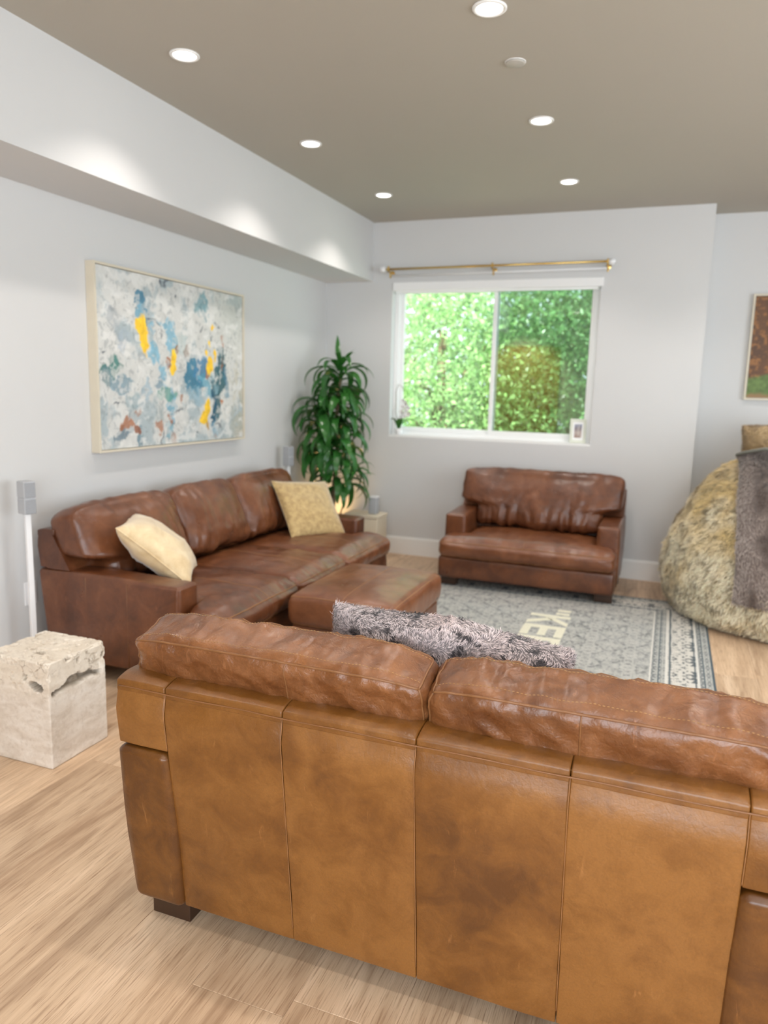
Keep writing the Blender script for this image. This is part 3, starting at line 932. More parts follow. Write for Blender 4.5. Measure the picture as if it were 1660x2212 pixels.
near = thing('loveseat', (1.631, -4.52, 0), 'tan leather two-seat sofa seen from behind, filling the foreground', 'sofa')
build_sofa(near, 1.545, 0.955, 2, (M['leather_tan'], M['leather_cushion']), detail=1.6, seed=4, near=True)
left = thing('leather_sofa', (0.118, -1.13, 0), 'brown leather three-seat sofa along the left wall under the painting', 'sofa', rotz=-math.pi / 2)
build_sofa(left, 2.16, 0.945, 3, (M['leather_brown'], M['leather_brown']), detail=1.0, seed=21, seat_z=0.42)
chair = thing('leather_armchair', (2.575, -0.125, 0), 'wide brown leather armchair below the window', 'armchair', rotz=math.pi)
build_sofa(chair, 1.235, 0.79, 1, (M['leather_brown'], M['leather_brown']), detail=1.0, seed=33, seat_z=0.385, tilt=17.0)

# ottoman
ot = thing('leather_ottoman', (1.42, -2.40, 0.008), 'square brown leather ottoman standing in front of the left sofa', 'ottoman')
def dfo(rb, V):
    V = V.copy(); u = V[:, 0] / 0.28; v = V[:, 1] / 0.385; w = V[:, 2] / 0.08
    V[:, 2] += np.where(V[:, 2] > 0, 0.022 * (1 - u ** 4).clip(0) * (1 - v ** 4).clip(0), 0)
    V[:, 0] += np.sign(u) * 0.008 * (1 - w ** 2).clip(0) * (np.abs(u) > 0.8)
    V[:, 1] += np.sign(v) * 0.008 * (1 - w ** 2).clip(0) * (np.abs(v) > 0.8)
    c_ = (np.abs(u) ** 6) * (np.abs(v) ** 6); V[:, 2] -= 0.012 * c_ * (V[:, 2] > 0)
    V = folds_noise(V, rb.Nn, 0.006, (5, 7, 8), 91)
    V = folds_noise(V, rb.Nn, 0.0035, (26, 6, 20), 92, 2)
    return V
co, rb, VV = soft_box(ot, 'cushion', (0.28, 0.385, 0.08), 0.034, 0.02, lambda V: V + np.array([0, 0, 0.305]), M['leather_brown'], dfo, kc=4, tone=0.45, want=True)
def ring(rb, k):
    l = rb.line((None, 0, k)) + rb.line((-1, None, k))[1:] + rb.line((None, -1, k))[::-1][1:] + rb.line((0, None, k))[::-1][1:-1]
    return l
MB().tube(VV[ring(rb, 0)], 0.003, 6, True).build('piping', M['piping'], co, True)
zmid = rb.n[2] - 1
MB().tube(VV[ring(rb, rb.n[2] - 1)] + np.array([0, 0, 0.0]), 0.0028, 6, True).build('piping', M['piping_light'], co, True)
MB().tube(VV[rb.line((rb.n[0] // 2, None, -1))], 0.0018, 5).build('seam', M['piping_light'], co, True)
MB().tube(VV[rb.line((rb.n[0] // 2, 0, None))], 0.0018, 5).build('seam', M['piping_light'], co, True)
soft_box(ot, 'base', (0.268, 0.372, 0.085), 0.016, 0.04, lambda V: V + np.array([0, 0, 0.145]), M['leather_brown'], lambda rb, V: folds_noise(V, rb.Nn, 0.004, (5, 5, 5), 95), tone=0.0)
for sx in (-1, 1):
    for sy in (-1, 1):
        MB().box((sx * 0.21 - 0.045, sy * 0.32 - 0.03, 0), (sx * 0.21 + 0.045, sy * 0.32 + 0.03, 0.064), 0.003).build('foot', M['dark_wood'], ot)

# ------------------------------------------------------------------ rug
RX0, RX1, RY0, RY1 = 0.98, 3.155, -3.50, -0.575
def rugmat():
    mt, nt, b = new_mat('rug_weave'); t = NT(nt)
    v = t.coord('Object')
    sp = t.n('ShaderNodeSeparateXYZ'); t.l(v, sp.inputs[0])
    hx, hy = (RX1 - RX0) / 2, (RY1 - RY0) / 2
    dx = t.math('SUBTRACT', hx, t.math('ABSOLUTE', sp.outputs[0]))
    dy = t.math('SUBTRACT', hy, t.math('ABSOLUTE', sp.outputs[1]))
    d = t.math('MINIMUM', dx, dy)
    # ornament: folded coordinates make a mirrored, repeating motif
    def orn(scale, seed, det=2, lo=0.47, hi=0.53):
        px_ = t.math('PINGPONG', t.math('MULTIPLY', sp.outputs[0], scale), 1.0)
        py_ = t.math('PINGPONG', t.math('MULTIPLY', sp.outputs[1], scale), 1.0)
        cb = t.n('ShaderNodeCombineXYZ'); t.l(px_, cb.inputs[0]); t.l(py_, cb.inputs[1]); cb.inputs[2].default_value = seed
        n = t.noise(cb.outputs[0], 4.2, det, 0.55, 0.8)
        return t.ramp(n, [(lo, 0.0), (hi, 1.0)])
    f1 = orn(3.2, 1.3, 3); f2 = orn(9.0, 5.1, 2)
    wear = t.noise(v, 3.5, 4, 0.6)
    vor = t.ramp(t.voronoi(v, 26, 'DISTANCE_TO_EDGE'), [(0.05, 1.0), (0.16, 0.0)])
    grey = (0.115, 0.13, 0.135); light = (0.54, 0.535, 0.50); mid = (0.235, 0.25, 0.25); blue = (0.075, 0.105, 0.125)
    field = t.mix(f1, mid, grey)
    field = t.mix(t.math('MULTIPLY', f2, 0.75), field, light)
    field = t.mix(t.math('MULTIPLY', vor, 0.5), field, light)
    speck = t.ramp(t.noise(v, 48, 2, 0.5), [(0.50, 0.0), (0.56, 1.0)])
    field = t.mix(t.math('MULTIPLY', speck, 0.38), field, light)
    field = t.mix(t.math('MULTIPLY', wear, 0.30), field, (0.34, 0.35, 0.35))
    band = t.mix(orn(8.0, 9.7, 2, 0.46, 0.50), (0.11, 0.125, 0.135), (0.62, 0.60, 0.55))
    thin = t.mix(orn(17.0, 3.3, 1, 0.47, 0.52), (0.15, 0.17, 0.18), (0.48, 0.48, 0.45))
    def step(a): return t.math('GREATER_THAN', d, a)
    def line(c, w): return t.math('LESS_THAN', t.math('ABSOLUTE', t.math('SUBTRACT', d, c)), w)
    col = t.mix(step(0.012), blue, thin)
    col = t.mix(step(0.085), col, band)
    col = t.mix(step(0.225), col, thin)
    col = t.mix(step(0.31), col, field)
    for c_, w_ in ((0.078, 0.006), (0.232, 0.007), (0.31, 0.004)):
        col = t.mix(line(c_, w_), col, (0.66, 0.645, 0.60))
    for c_, w_ in ((0.05, 0.003), (0.27, 0.003), (0.216, 0.004), (0.092, 0.003)):
        col = t.mix(line(c_, w_), col, blue)
    col = t.mix(t.ramp(t.noise(v, 330, 2), [(0.3, 0.25), (0.6, 0.0)]), col, (0.10, 0.11, 0.12))
    t.l(col, b.inputs['Base Color']); b.inputs['Roughness'].default_value = 0.9
    b.inputs['Specular IOR Level'].default_value = 0.15
    t.l(t.bump(t.noise(v, 420, 2), 0.4, 0.003), b.inputs['Normal'])
    return mt
M['rug'] = rugmat()
M['rug_letter'] = simple('rug_letter_wool', (0.68, 0.66, 0.53), 0.9, noise_amt=0.12, nscale=60)
rug = thing('rug', ((RX0 + RX1) / 2, (RY0 + RY1) / 2, 0), 'grey-blue patterned rug with pale lettering in the middle of the room', 'rug')
MB().box((-(RX1 - RX0) / 2, -(RY1 - RY0) / 2, 0.0005), ((RX1 - RX0) / 2, (RY1 - RY0) / 2, 0.0065), 0.002).build('pile', M['rug'], rug)
# lettering "KEEP OFF": reads towards the viewer, letter tops to the right; glyphs on a unit grid (x advance, y up)
G = {
 'K': [[(0, 0), (.24, 0), (.24, 1), (0, 1)], [(.24, .36), (.24, .62), (.66, 1), (.97, 1)], [(.30, .46), (.46, .62), (.97, 0), (.68, 0)]],
 'E': [[(0, 0), (.26, 0), (.26, 1), (0, 1)], [(.26, 0), (.94, 0), (.94, .2), (.26, .2)], [(.26, .41), (.88, .41), (.88, .60), (.26, .60)], [(.26, .8), (.94, .8), (.94, 1), (.26, 1)]],
 'P': [[(0, 0), (.24, 0), (.24, 1), (0, 1)], [(.24, .8), (.66, .8), (.66, 1), (.24, 1)], [(.24, .36), (.66, .36), (.66, .55), (.24, .55)], [(.60, .36), (.84, .46), (.84, .90), (.60, 1)]],
 'F': [[(0, 0), (.24, 0), (.24, 1), (0, 1)], [(.24, .41), (.70, .41), (.70, .60), (.24, .60)], [(.24, .8), (.78, .8), (.78, 1), (.24, 1)]],
 'O': [[(0, .2), (.24, .2), (.24, .8), (0, .8)], [(.66, .2), (.90, .2), (.90, .8), (.66, .8)], [(0, .8), (.90, .8), (.72, 1), (.18, 1)], [(0, .2), (.18, 0), (.72, 0), (.90, .2)]],
 '"': [[(0, .60), (.19, .60), (.21, .94), (0, .94)], [(.33, .60), (.52, .60), (.54, .94), (.33, .94)]],
}
adv = {'K': 1.06, 'E': 1.03, 'P': 1.02, 'F': .98, 'O': 1.08, '"': .64, ' ': .50}
LH = 0.25; sw = 0.222
pos = 0.0
for ch in '"KEEP OFF"':
    if ch != ' ':
        mb = MB()
        for poly in G[ch]:
            pts = []
            for (gx, gy) in poly:
                pts.append((2.100 + gy * LH - rug.location.x, -1.13 - (pos + gx) * sw - rug.location.y))
            n_ = len(pts)
            V = [(p[0], p[1], 0.0052) for p in pts] + [(p[0], p[1], 0.0078) for p in pts]
            F = [tuple(range(n_)), tuple(range(n_, 2 * n_))[::-1]] + [(i, i + n_, (i + 1) % n_ + n_, (i + 1) % n_) for i in range(n_)]
            mb.add(V, F)
        mb.build('letter', M['rug_letter'], rug)['label'] = 'pale woven letter' if ch != '"' else 'pale quotation mark'
    pos += adv[ch]

# ------------------------------------------------------------------ stone block
def stone():
    t_ = thing('stone_block_table', (0.6825, -3.872, 0), 'pale travertine block side table with rough holes near its top', 'side table')
    hx, hy, hz = 0.1505, 0.145, 0.202
    rb = RBox((hx, hy, hz), 0.0055, 0.0045, 2)
    V = rb.V.copy(); N = rb.Nn
    P = V.copy()
    z = P[:, 2] + hz
    disp = np.zeros(len(V))
    disp -= (fbm(P, 60, 5) - 0.5) * 0.0012
    near_top = sstep(z, 0.25, 0.36)
    # edge chips
    A = np.abs(P) / np.array([hx, hy, hz])
    edge = (np.sort(A, axis=1)[:, 1] > 0.955)
    chips = sstep(fbm(P, 38, 11), 0.52, 0.66) * edge * (near_top * 0.9 + 0.12)
    disp -= chips * 0.007
    # pits
    pit = sstep(fbm(P, (62, 62, 44), 21, 3), 0.635, 0.70) * near_top * sstep(fbm(P, 12, 27, 2), 0.42, 0.56)
    disp -= pit * 0.008
    pit2 = sstep(fbm(P, (26, 26, 20), 25, 2), 0.70, 0.77) * sstep(z, 0.27, 0.36)
    disp -= pit2 * 0.014
    # long crack on the right-hand (+x) face : from low front to higher back
    wob = (fbm(P, 26, 31) - 0.5)
    y = P[:, 1]
    zc = 0.284 + 0.016 * np.cos(y * 12) + wob * 0.035
    wid = 0.0165 + 0.006 * np.cos(y * 30 + 0.5) + wob * 0.026
    on = sstep(y, -0.135, -0.115) * (1 - sstep(y, 0.105, 0.13))
    cr_ = (1 - sstep(np.abs(z - zc) / np.clip(wid, 0.003, 1), 0.55, 1.1)) * on * (N[:, 0] > 0.9)
    disp -= cr_ * (0.032 + wob * 0.04)
    # oval cavity on the front (-y) face near the right edge
    x = P[:, 0]
    q = ((x - 0.088 + (z - 0.31) * 0.6) / 0.030) ** 2 + ((z - 0.310) / 0.019) ** 2 + wob * 1.2
    cv = (1 - sstep(q, 0.5, 1.1)) * (N[:, 1] < -0.9)
    disp -= cv * 0.045
    q = ((x - 0.035) / 0.009) ** 2 + ((z - 0.338) / 0.016) ** 2 + wob * 1.2
    disp -= (1 - sstep(q, 0.5, 1.2)) * (N[:, 1] < -0.9) * 0.015
    # hole in the top
    q = ((x - 0.03) / 0.030) ** 2 + ((y + 0.06) / 0.014) ** 2 + wob * 2
    disp -= (1 - sstep(q, 0.4, 1.2)) * (N[:, 2] > 0.9) * 0.018
    V = V + N * disp[:, None] + np.array([0, 0, hz])
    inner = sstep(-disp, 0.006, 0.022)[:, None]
    cc_ = np.ones((len(V), 3)) * (1 - inner) + np.array([0.42, 0.38, 0.33]) * inner  # cavity shade put into the colour, darker with depth, over greyer inner stone
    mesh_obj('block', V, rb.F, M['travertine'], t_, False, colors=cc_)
stone()

# ------------------------------------------------------------------ fur
def sample_surface(V, F, n, rng, mask=None):
    V = np.asarray(V); T = np.array([(f[0], f[1], f[2]) for f in F] + [(f[0], f[2], f[3]) for f in F if len(f) == 4])
    a, b, c = V[T[:, 0]], V[T[:, 1]], V[T[:, 2]]
    cr_ = np.cross(b - a, c - a); ar = np.linalg.norm(cr_, axis=1)
    if mask is not None: ar = ar * mask((a + b + c) / 3, cr_ / (ar[:, None] + 1e-12))
    pick = rng.choice(len(T), n, p=ar / ar.sum())
    r1 = np.sqrt(rng.random(n)); r2 = rng.random(n)
    P = (1 - r1)[:, None] * a[pick] + (r1 * (1 - r2))[:, None] * b[pick] + (r1 * r2)[:, None] * c[pick]
    nn = np.linalg.norm(cr_[pick], axis=1)[:, None]
    return P, cr_[pick] / (nn + 1e-12)

def fur_mesh(P, N, length, width, flow, colf, rng, seg=2, lift=0.55):
    n = len(P)
    fl_ = flow(P)
    tang = fl_ - N * (fl_ * N).sum(1)[:, None]
    tang /= np.linalg.norm(tang, axis=1)[:, None] + 1e-9
    d0 = N * lift + tang * (1 - lift) + rng.normal(0, 0.16, (n, 3)); d0 /= np.linalg.norm(d0, axis=1)[:, None]
    d1 = N * lift * 0.35 + tang + rng.normal(0, 0.22, (n, 3)); d1 /= np.linalg.norm(d1, axis=1)[:, None]
    side = np.cross(d1, N); side /= np.linalg.norm(side, axis=1)[:, None] + 1e-9
    L = length * (0.65 + 0.7 * rng.random(n))
    w = width * (0.7 + 0.6 * rng.random(n))
    r = P - N * 0.002
    m_ = r + d0 * (L * 0.5)[:, None]
    tip = m_ + d1 * (L * 0.5)[:, None]
    V = np.empty((n, 5, 3))
    V[:, 0] = r - side * w[:, None]; V[:, 1] = r + side * w[:, None]
    V[:, 2] = m_ + side * (w * 0.8)[:, None]; V[:, 3] = m_ - side * (w * 0.8)[:, None]
    V[:, 4] = tip
    base = np.arange(n) * 5
    Q = np.stack([base, base + 1, base + 2, base + 3], 1)
    T = np.stack([base + 3, base + 2, base + 4], 1)
    F = Q.tolist() + T.tolist()
    c0, c1 = colf(P, rng)
    Cc = np.empty((n, 5, 3)); Cc[:, 0] = c0; Cc[:, 1] = c0; mid = c0 * 0.45 + c1 * 0.55
    Cc[:, 2] = mid; Cc[:, 3] = mid; Cc[:, 4] = c1
    return V.reshape(-1, 3), F, Cc.reshape(-1, 3)

def pillow_shape(w, h, t, step, seed, pinch=0.07, wr=0.006, ex=0.42):
    """cushion in the xz plane, thickness along y"""
    nx = max(8, int(w / step)); nz = max(8, int(h / step))
    V = []; F = []
    u = np.linspace(-1, 1, nx + 1); v = np.linspace(-1, 1, nz + 1)
    # ease samples toward the edges
    u = np.sin(u * math.pi / 2 * 0.96) / math.sin(math.pi / 2 * 0.96); v = np.sin(v * math.pi / 2 * 0.96) / math.sin(math.pi / 2 * 0.96)
    idx = {}
    for s in (1, -1):
        for i, a in enumerate(u):
            for j, b in enumerate(v):
                edge = i in (0, nx) or j in (0, nz)
                if s == -1 and edge:
                    idx[(s, i, j)] = idx[(1, i, j)]; continue
                x = a * w / 2 * (1 - pinch * (1 - b * b)); z = b * h / 2 * (1 - pinch * (1 - a * a))
                th = (max(0, 1 - a * a) ** ex) * (max(0, 1 - b * b) ** ex)
                idx[(s, i, j)] = len(V); V.append((x, -s * t / 2 * th, z))
    for s in (1, -1):
        for i in range(nx):
            for j in range(nz):
                q = (idx[(s, i, j)], idx[(s, i + 1, j)], idx[(s, i + 1, j + 1)], idx[(s, i, j + 1)])
                F.append(q if s == 1 else q[::-1])
    V = np.array(V)
    n = np.zeros_like(V); n[:, 1] = np.sign(V[:, 1])
    V = V + n * ((ridged(V, 9, seed, 2) - 0.4) * wr * 2.2)[:, None] * (np.abs(V[:, 1:2]) / (t / 2))
    V = V + n * ((fbm(V, 6, seed + 1) - 0.5) * wr * 2)[:, None] * (np.abs(V[:, 1:2]) / (t / 2)) ** 0.5
    border = [idx[(1, i, 0)] for i in range(nx + 1)] + [idx[(1, nx, j)] for j in range(1, nz + 1)] + [idx[(1, i, nz)] for i in range(nx - 1, -1, -1)] + [idx[(1, 0, j)] for j in range(nz - 1, 0, -1)]
    return V, F, border

def fabric(name, c1, c2, rough=0.75, sheen=0.5, scale=18, nb=0.3):
    mt, nt, b = new_mat(name); t = NT(nt)
    v = t.coord('Object')
    n = t.noise(v, scale, 5, 0.65, 0.4)
    t.l(t.ramp(n, [(0.35, c1), (0.65, c2)]), b.inputs['Base Color'])
    b.inputs['Roughness'].default_value = rough; b.inputs['Sheen Weight'].default_value = sheen
    t.l(t.bump(t.noise(v, 260, 4, 0.6), nb, 0.003), b.inputs['Normal'])
    return mt
M['cream_velvet'] = fabric('cream_velvet', (0.60, 0.43, 0.225), (0.80, 0.64, 0.40), 0.6, 0.6, 9)
M['gold_velvet'] = fabric('gold_velvet', (0.36, 0.235, 0.085), (0.56, 0.40, 0.17), 0.6, 0.7, 34)

def place_pillow(root, V, R3):
    return V @ R3.T

# grey fur pillow
gp = thing('fur_pillow', (2.368, -4.245, 0.656), 'grey-brown shaggy fur pillow propped behind the foreground sofa cushions', 'pillow')
V, F, border = pillow_shape(0.60, 0.42, 0.15, 0.02, 3, 0.02, 0.010, 0.27)
th_ = math.radians(20)
R3 = roty(math.radians(3.5)) @ rotx(th_)
bend = lambda V: np.stack([V[:, 0], V[:, 1] + 0.25 * (V[:, 0] ** 2), V[:, 2] - 0.10 * np.abs(V[:, 0]) ** 1.5 * np.sign(V[:, 2]) * 0.3 + 0.012 * np.cos(V[:, 0] * 11) * (V[:, 2] > 0)], 1)
Vp = bend(V) @ R3.T
cA = np.tile([0.20, 0.17, 0.17], (len(Vp), 1))
mesh_obj('cover', Vp, F, M['fur'], gp, True, colors=cA)
rng = np.random.default_rng(5)
P, N = sample_surface(Vp, F, 42000, rng, lambda c, n: (0.15 + (c[:, 2] > -0.02)))
def flow_g(P):
    a = 6.28 * fbm(P, 16, 61, 3) * 2
    return np.stack([np.cos(a), np.sin(a) * 0.4, np.sin(a)], 1)
def col_g(P, rng):
    k = fbm(P, (20, 12, 34), 71, 3)
    dark = ((ridged(P, (16, 12, 44), 81, 2) > 0.80) | (k < 0.31))
    tip = np.where(dark[:, None], np.array([0.03, 0.025, 0.03]), np.array([0.84, 0.76, 0.78]))
    warm = fbm(P, 5, 91, 2)[:, None]
    tip = np.where(dark[:, None], tip, tip * (1 - warm * 0.35 * np.array([0.2, 0.6, 0.8])) * (0.75 + 0.5 * rng.random((len(P), 1))))
    return np.tile([0.045, 0.037, 0.04], (len(P), 1)), tip
fv, ff, fc = fur_mesh(P, N, 0.015, 0.0011, flow_g, col_g, rng, lift=0.5)
mesh_obj('fur', fv, ff, M['fur'], gp, False, colors=fc)['kind'] = 'stuff'

# cream pillow (near arm of the left sofa)
cpil = thing('throw_pillow', (0.521, -2.98, 0.600), 'plump cream velvet pillow leaning at the near arm of the left sofa', 'pillow')
V, F, border = pillow_shape(0.43, 0.43, 0.19, 0.02, 13, 0.08, 0.014)
R3 = np.array([[0.652, -0.558, -0.514], [0.388, -0.337, 0.858], [-0.652, -0.758, -0.003]])
Vc = V @ R3.T
cv_ = mesh_obj('cover', Vc, F, M['cream_velvet'], cpil, True)
MB().tube(Vc[border], 0.004, 6, True).build('edge_seam', M['cream_velvet'], cpil, True)
# gold pillow (far end of the left sofa)
gpil = thing('throw_pillow', (0.563, -1.413, 0.580), 'dull gold velvet square pillow at the far end of the left sofa', 'pillow')
V, F, border = pillow_shape(0.46, 0.44, 0.13, 0.02, 17, 0.05, 0.007)
R3 = np.array([[0.448, -0.72, -0.53], [0.891, 0.314, 0.327], [-0.069, -0.619, 0.782]])
Vc = V @ R3.T
mesh_obj('cover', Vc, F, M['gold_velvet'], gpil, True)
MB().tube(Vc[border], 0.004, 6, True).build('edge_seam', M['gold_velvet'], gpil, True)

# ------------------------------------------------------------------ beanbag, throw and tan pillow
BC = np.array([3.70, -0.56]); 
bz = [0.0, 0.04, 0.12, 0.3, 0.5, 0.7, 0.85, 0.95, 1.02, 1.055, 1.07]
br = [0.69, 0.765, 0.81, 0.83, 0.79, 0.70, 0.60, 0.49, 0.34, 0.19, 0.0]
def bag_r(z): return np.interp(z, bz, br)
bb = thing('beanbag', (BC[0], BC[1], 0), 'huge shaggy cream-gold fur beanbag at the right edge', 'beanbag')
zz = np.concatenate([np.linspace(0, 0.95, 40), np.linspace(0.965, 1.07, 14)])
seg = 96
V = []; F = []
for z in zz:
    for k in range(seg):
        a = 2 * math.pi * k / seg
        V.append((bag_r(z) * math.cos(a), bag_r(z) * math.sin(a), z))
for i in range(len(zz) - 1):
    for k in range(seg):
        F.append((i * seg + k, i * seg + (k + 1) % seg, (i + 1) * seg + (k + 1) % seg, (i + 1) * seg + k))
V = np.array(V)
ang = np.arctan2(V[:, 1], V[:, 0])
rad = np.stack([np.cos(ang), np.sin(ang), 0 * ang], 1)
seamang = 0.0
lump = (fbm(V, 3.5, 101) - 0.5) * 0.07 + (ridged(V, (5, 5, 3), 103, 2) - 0.45) * 0.035
# sewn gores: shallow valleys
g6 = np.abs(((ang + 2.02) / (2 * math.pi / 6) + 0.5) % 1 - 0.5) * (2 * math.pi / 6)
lump -= 0.022 * np.exp(-(g6 * 0.8 / 0.05) ** 2)
V = V + rad * lump[:, None]
V[:, 2] = np.where(V[:, 2] < 0.02, 0.002, V[:, 2])
V[:, 1] = np.where(V[:, 1] > 0, V[:, 1] * 0.93, V[:, 1])
bagV = V.copy(); bagF = F
base_c = np.tile([0.68, 0.56, 0.34], (len(V), 1)) * (0.8 + 0.4 * fbm(V, 6, 105))[:, None]
mesh_obj('cover', V, F, M['fur'], bb, True, colors=base_c)
rng = np.random.default_rng(9)
P, N = sample_surface(V, F, 60000, rng, lambda c, n: ((c[:, 0] < 0.35) * (c[:, 1] < 0.45) + 0.04))
N = np.where(((N[:, :2] * P[:, :2]).sum(1) + N[:, 2] * 0.3 < 0)[:, None], -N, N)
def flow_b(P):
    a = fbm(P, 8, 111, 3) * 6.28
    return np.stack([np.cos(a) * 0.7, np.sin(a) * 0.7, -0.9 + 0 * a], 1)
def col_b(P, rng):
    k = fbm(P, 7, 121, 3)[:, None]; q = sstep(P[:, 2], 0.25, 0.75)[:, None]
    a = np.array([0.97, 0.89, 0.69]); g = np.array([0.74, 0.56, 0.25])
    mixk = np.clip(q * 0.75 + (0.5 - k) * 2.2, 0, 1)
    tip = a * (1 - mixk) + g * mixk
    dk = (fbm(P, (34, 34, 24), 131, 2) < 0.37)[:, None]
    tip = np.where(dk, tip * 0.42, tip)
    return np.tile([0.44, 0.34, 0.18], (len(P), 1)), np.clip(tip * (0.8 + 0.4 * rng.random((len(P), 1))), 0, 1)
fv, ff, fc = fur_mesh(P, N, 0.046, 0.0036, flow_b, col_b, rng, lift=0.45)
fv[:, 2] = np.maximum(fv[:, 2], 0.0015)
mesh_obj('fur', fv, ff, M['fur'], bb, False, colors=fc)['kind'] = 'stuff'
MB().box((3.235 - BC[0], -1.243 - BC[1], 0.26), (3.25 - BC[0], -1.225 - BC[1], 0.315), 0.002).build('label_tag', simple('blue_tag', (0.09, 0.16, 0.24), 0.7), bb)
# brown fur throw draped over the bag
tw = thing('fur_throw', (3.62, -0.75, 0.6), 'grey-brown fur throw draped over the cream beanbag', 'throw')
V = []; F = []
nu, nv = 34, 64
for i in range(nu + 1):
    x = -0.425 + 0.85 * i / nu
    ztop = float(np.interp(-max(abs(x), 0.19), [-r for r in br[3:]], bz[3:]))
    for j in range(nv + 1):
        s = j / nv
        z = ztop - (ztop - 0.215) * s
        r = bag_r(min(z, 1.066))
        y = -math.sqrt(max(r * r - x * x, 0.0))
        if s < 0.10:
            y = y + 0.0
        V.append((x, y, z))
V = np.array(V)
# outward offset
nrm = np.stack([V[:, 0] * 0.8, V[:, 1], 0.25 + 0.9 * sstep(V[:, 2], 0.75, 1.05)], 1); nrm /= np.linalg.norm(nrm, axis=1)[:, None]
V = V + nrm * (0.050 + (fbm(V, 5, 141) - 0.5) * 0.03)[:, None]
V[:, 0] += (vnoise(V, (1, 1, 6), 151) - 0.5) * 0.02
for i in range(nu):
    for j in range(nv):
        a = i * (nv + 1) + j; F.append((a, a + 1, a + nv + 2, a + nv + 1))
nV = len(V)
V2 = np.concatenate([V, V - nrm * 0.016]); F2 = F + [tuple(q + nV for q in f[::-1]) for f in F]
rim = [i * (nv + 1) for i in range(nu + 1)] + [nu * (nv + 1) + j for j in range(1, nv + 1)] + [i * (nv + 1) + nv for i in range(nu - 1, -1, -1)] + [j for j in range(nv - 1, 0, -1)]
for a, b_ in zip(rim, rim[1:] + rim[:1]): F2.append((a, b_, b_ + nV, a + nV))
off = np.array([BC[0], BC[1], 0]) - np.array(tw.location)
mesh_obj('backing', V2 + off, F2, M['fur'], tw, True, colors=np.tile([0.17, 0.13, 0.115], (len(V2), 1)))
P, N = sample_surface(V, F, 30000, rng)
N = np.where(((N * nrm.mean(0)).sum(1) < 0)[:, None], -N, N)
def flow_t(P):
    a = fbm(P, 7, 161, 2) * 5
    return np.stack([np.sin(a) * 0.5, 0 * a, -1 + 0 * a], 1)
def col_t(P, rng):
    k = fbm(P, (7, 7, 5), 171, 3)[:, None]
    mx = np.clip((k - 0.46) * 7, 0, 1)
    tip = np.array([0.085, 0.055, 0.04]) * (1 - mx) + np.array([0.47, 0.385, 0.34]) * mx
    edge = sstep(-P[:, 0], 0.33, 0.40)[:, None]
    tip = tip * (1 - edge) + np.array([0.52, 0.44, 0.40]) * edge
    return np.tile([0.09, 0.065, 0.055], (len(P), 1)), tip * (0.75 + 0.5 * rng.random((len(P), 1)))
fv, ff, fc = fur_mesh(P, N, 0.024, 0.0021, flow_t, col_t, rng, lift=0.5)
mesh_obj('fur', fv + off, ff, M['fur'], tw, False, colors=fc)['kind'] = 'stuff'
MB().tube(np.array([(-0.44, -0.02, 0.985), (-0.40, -0.10, 1.01), (-0.30, -0.22, 1.045), (-0.18, -0.28, 1.04)]) + off + np.array([0, 0, 0.055]), 0.012, 8).build('edge_binding', simple('grey_binding', (0.20, 0.20, 0.17), 0.7), tw, True)
# tan pillow on top
tp = thing('fur_pillow', (3.56, -0.22, 1.135), 'tan shaggy pillow lying on top of the beanbag', 'pillow')
V, F, border = pillow_shape(0.50, 0.20, 0.26, 0.02, 23, 0.02, 0.012)
V = V @ roty(math.radians(-4)).T
mesh_obj('cover', V, F, M['fur'], tp, True, colors=np.tile([0.45, 0.32, 0.17], (len(V), 1)))
P, N = sample_surface(V, F, 14000, rng)
N = np.where(((N * P).sum(1) < 0)[:, None], -N, N)
def col_p(P, rng):
    k = fbm(P, 18, 181, 2)[:, None]
    return np.tile([0.28, 0.18, 0.08], (len(P), 1)), np.array([0.66, 0.49, 0.28]) * (0.6 + 0.7 * k) * (0.85 + 0.3 * rng.random((len(P), 1)))
fv, ff, fc = fur_mesh(P, N, 0.022, 0.0022, flow_g, col_p, rng, lift=0.5)
mesh_obj('fur', fv, ff, M['fur'], tp, False, colors=fc)['kind'] = 'stuff'

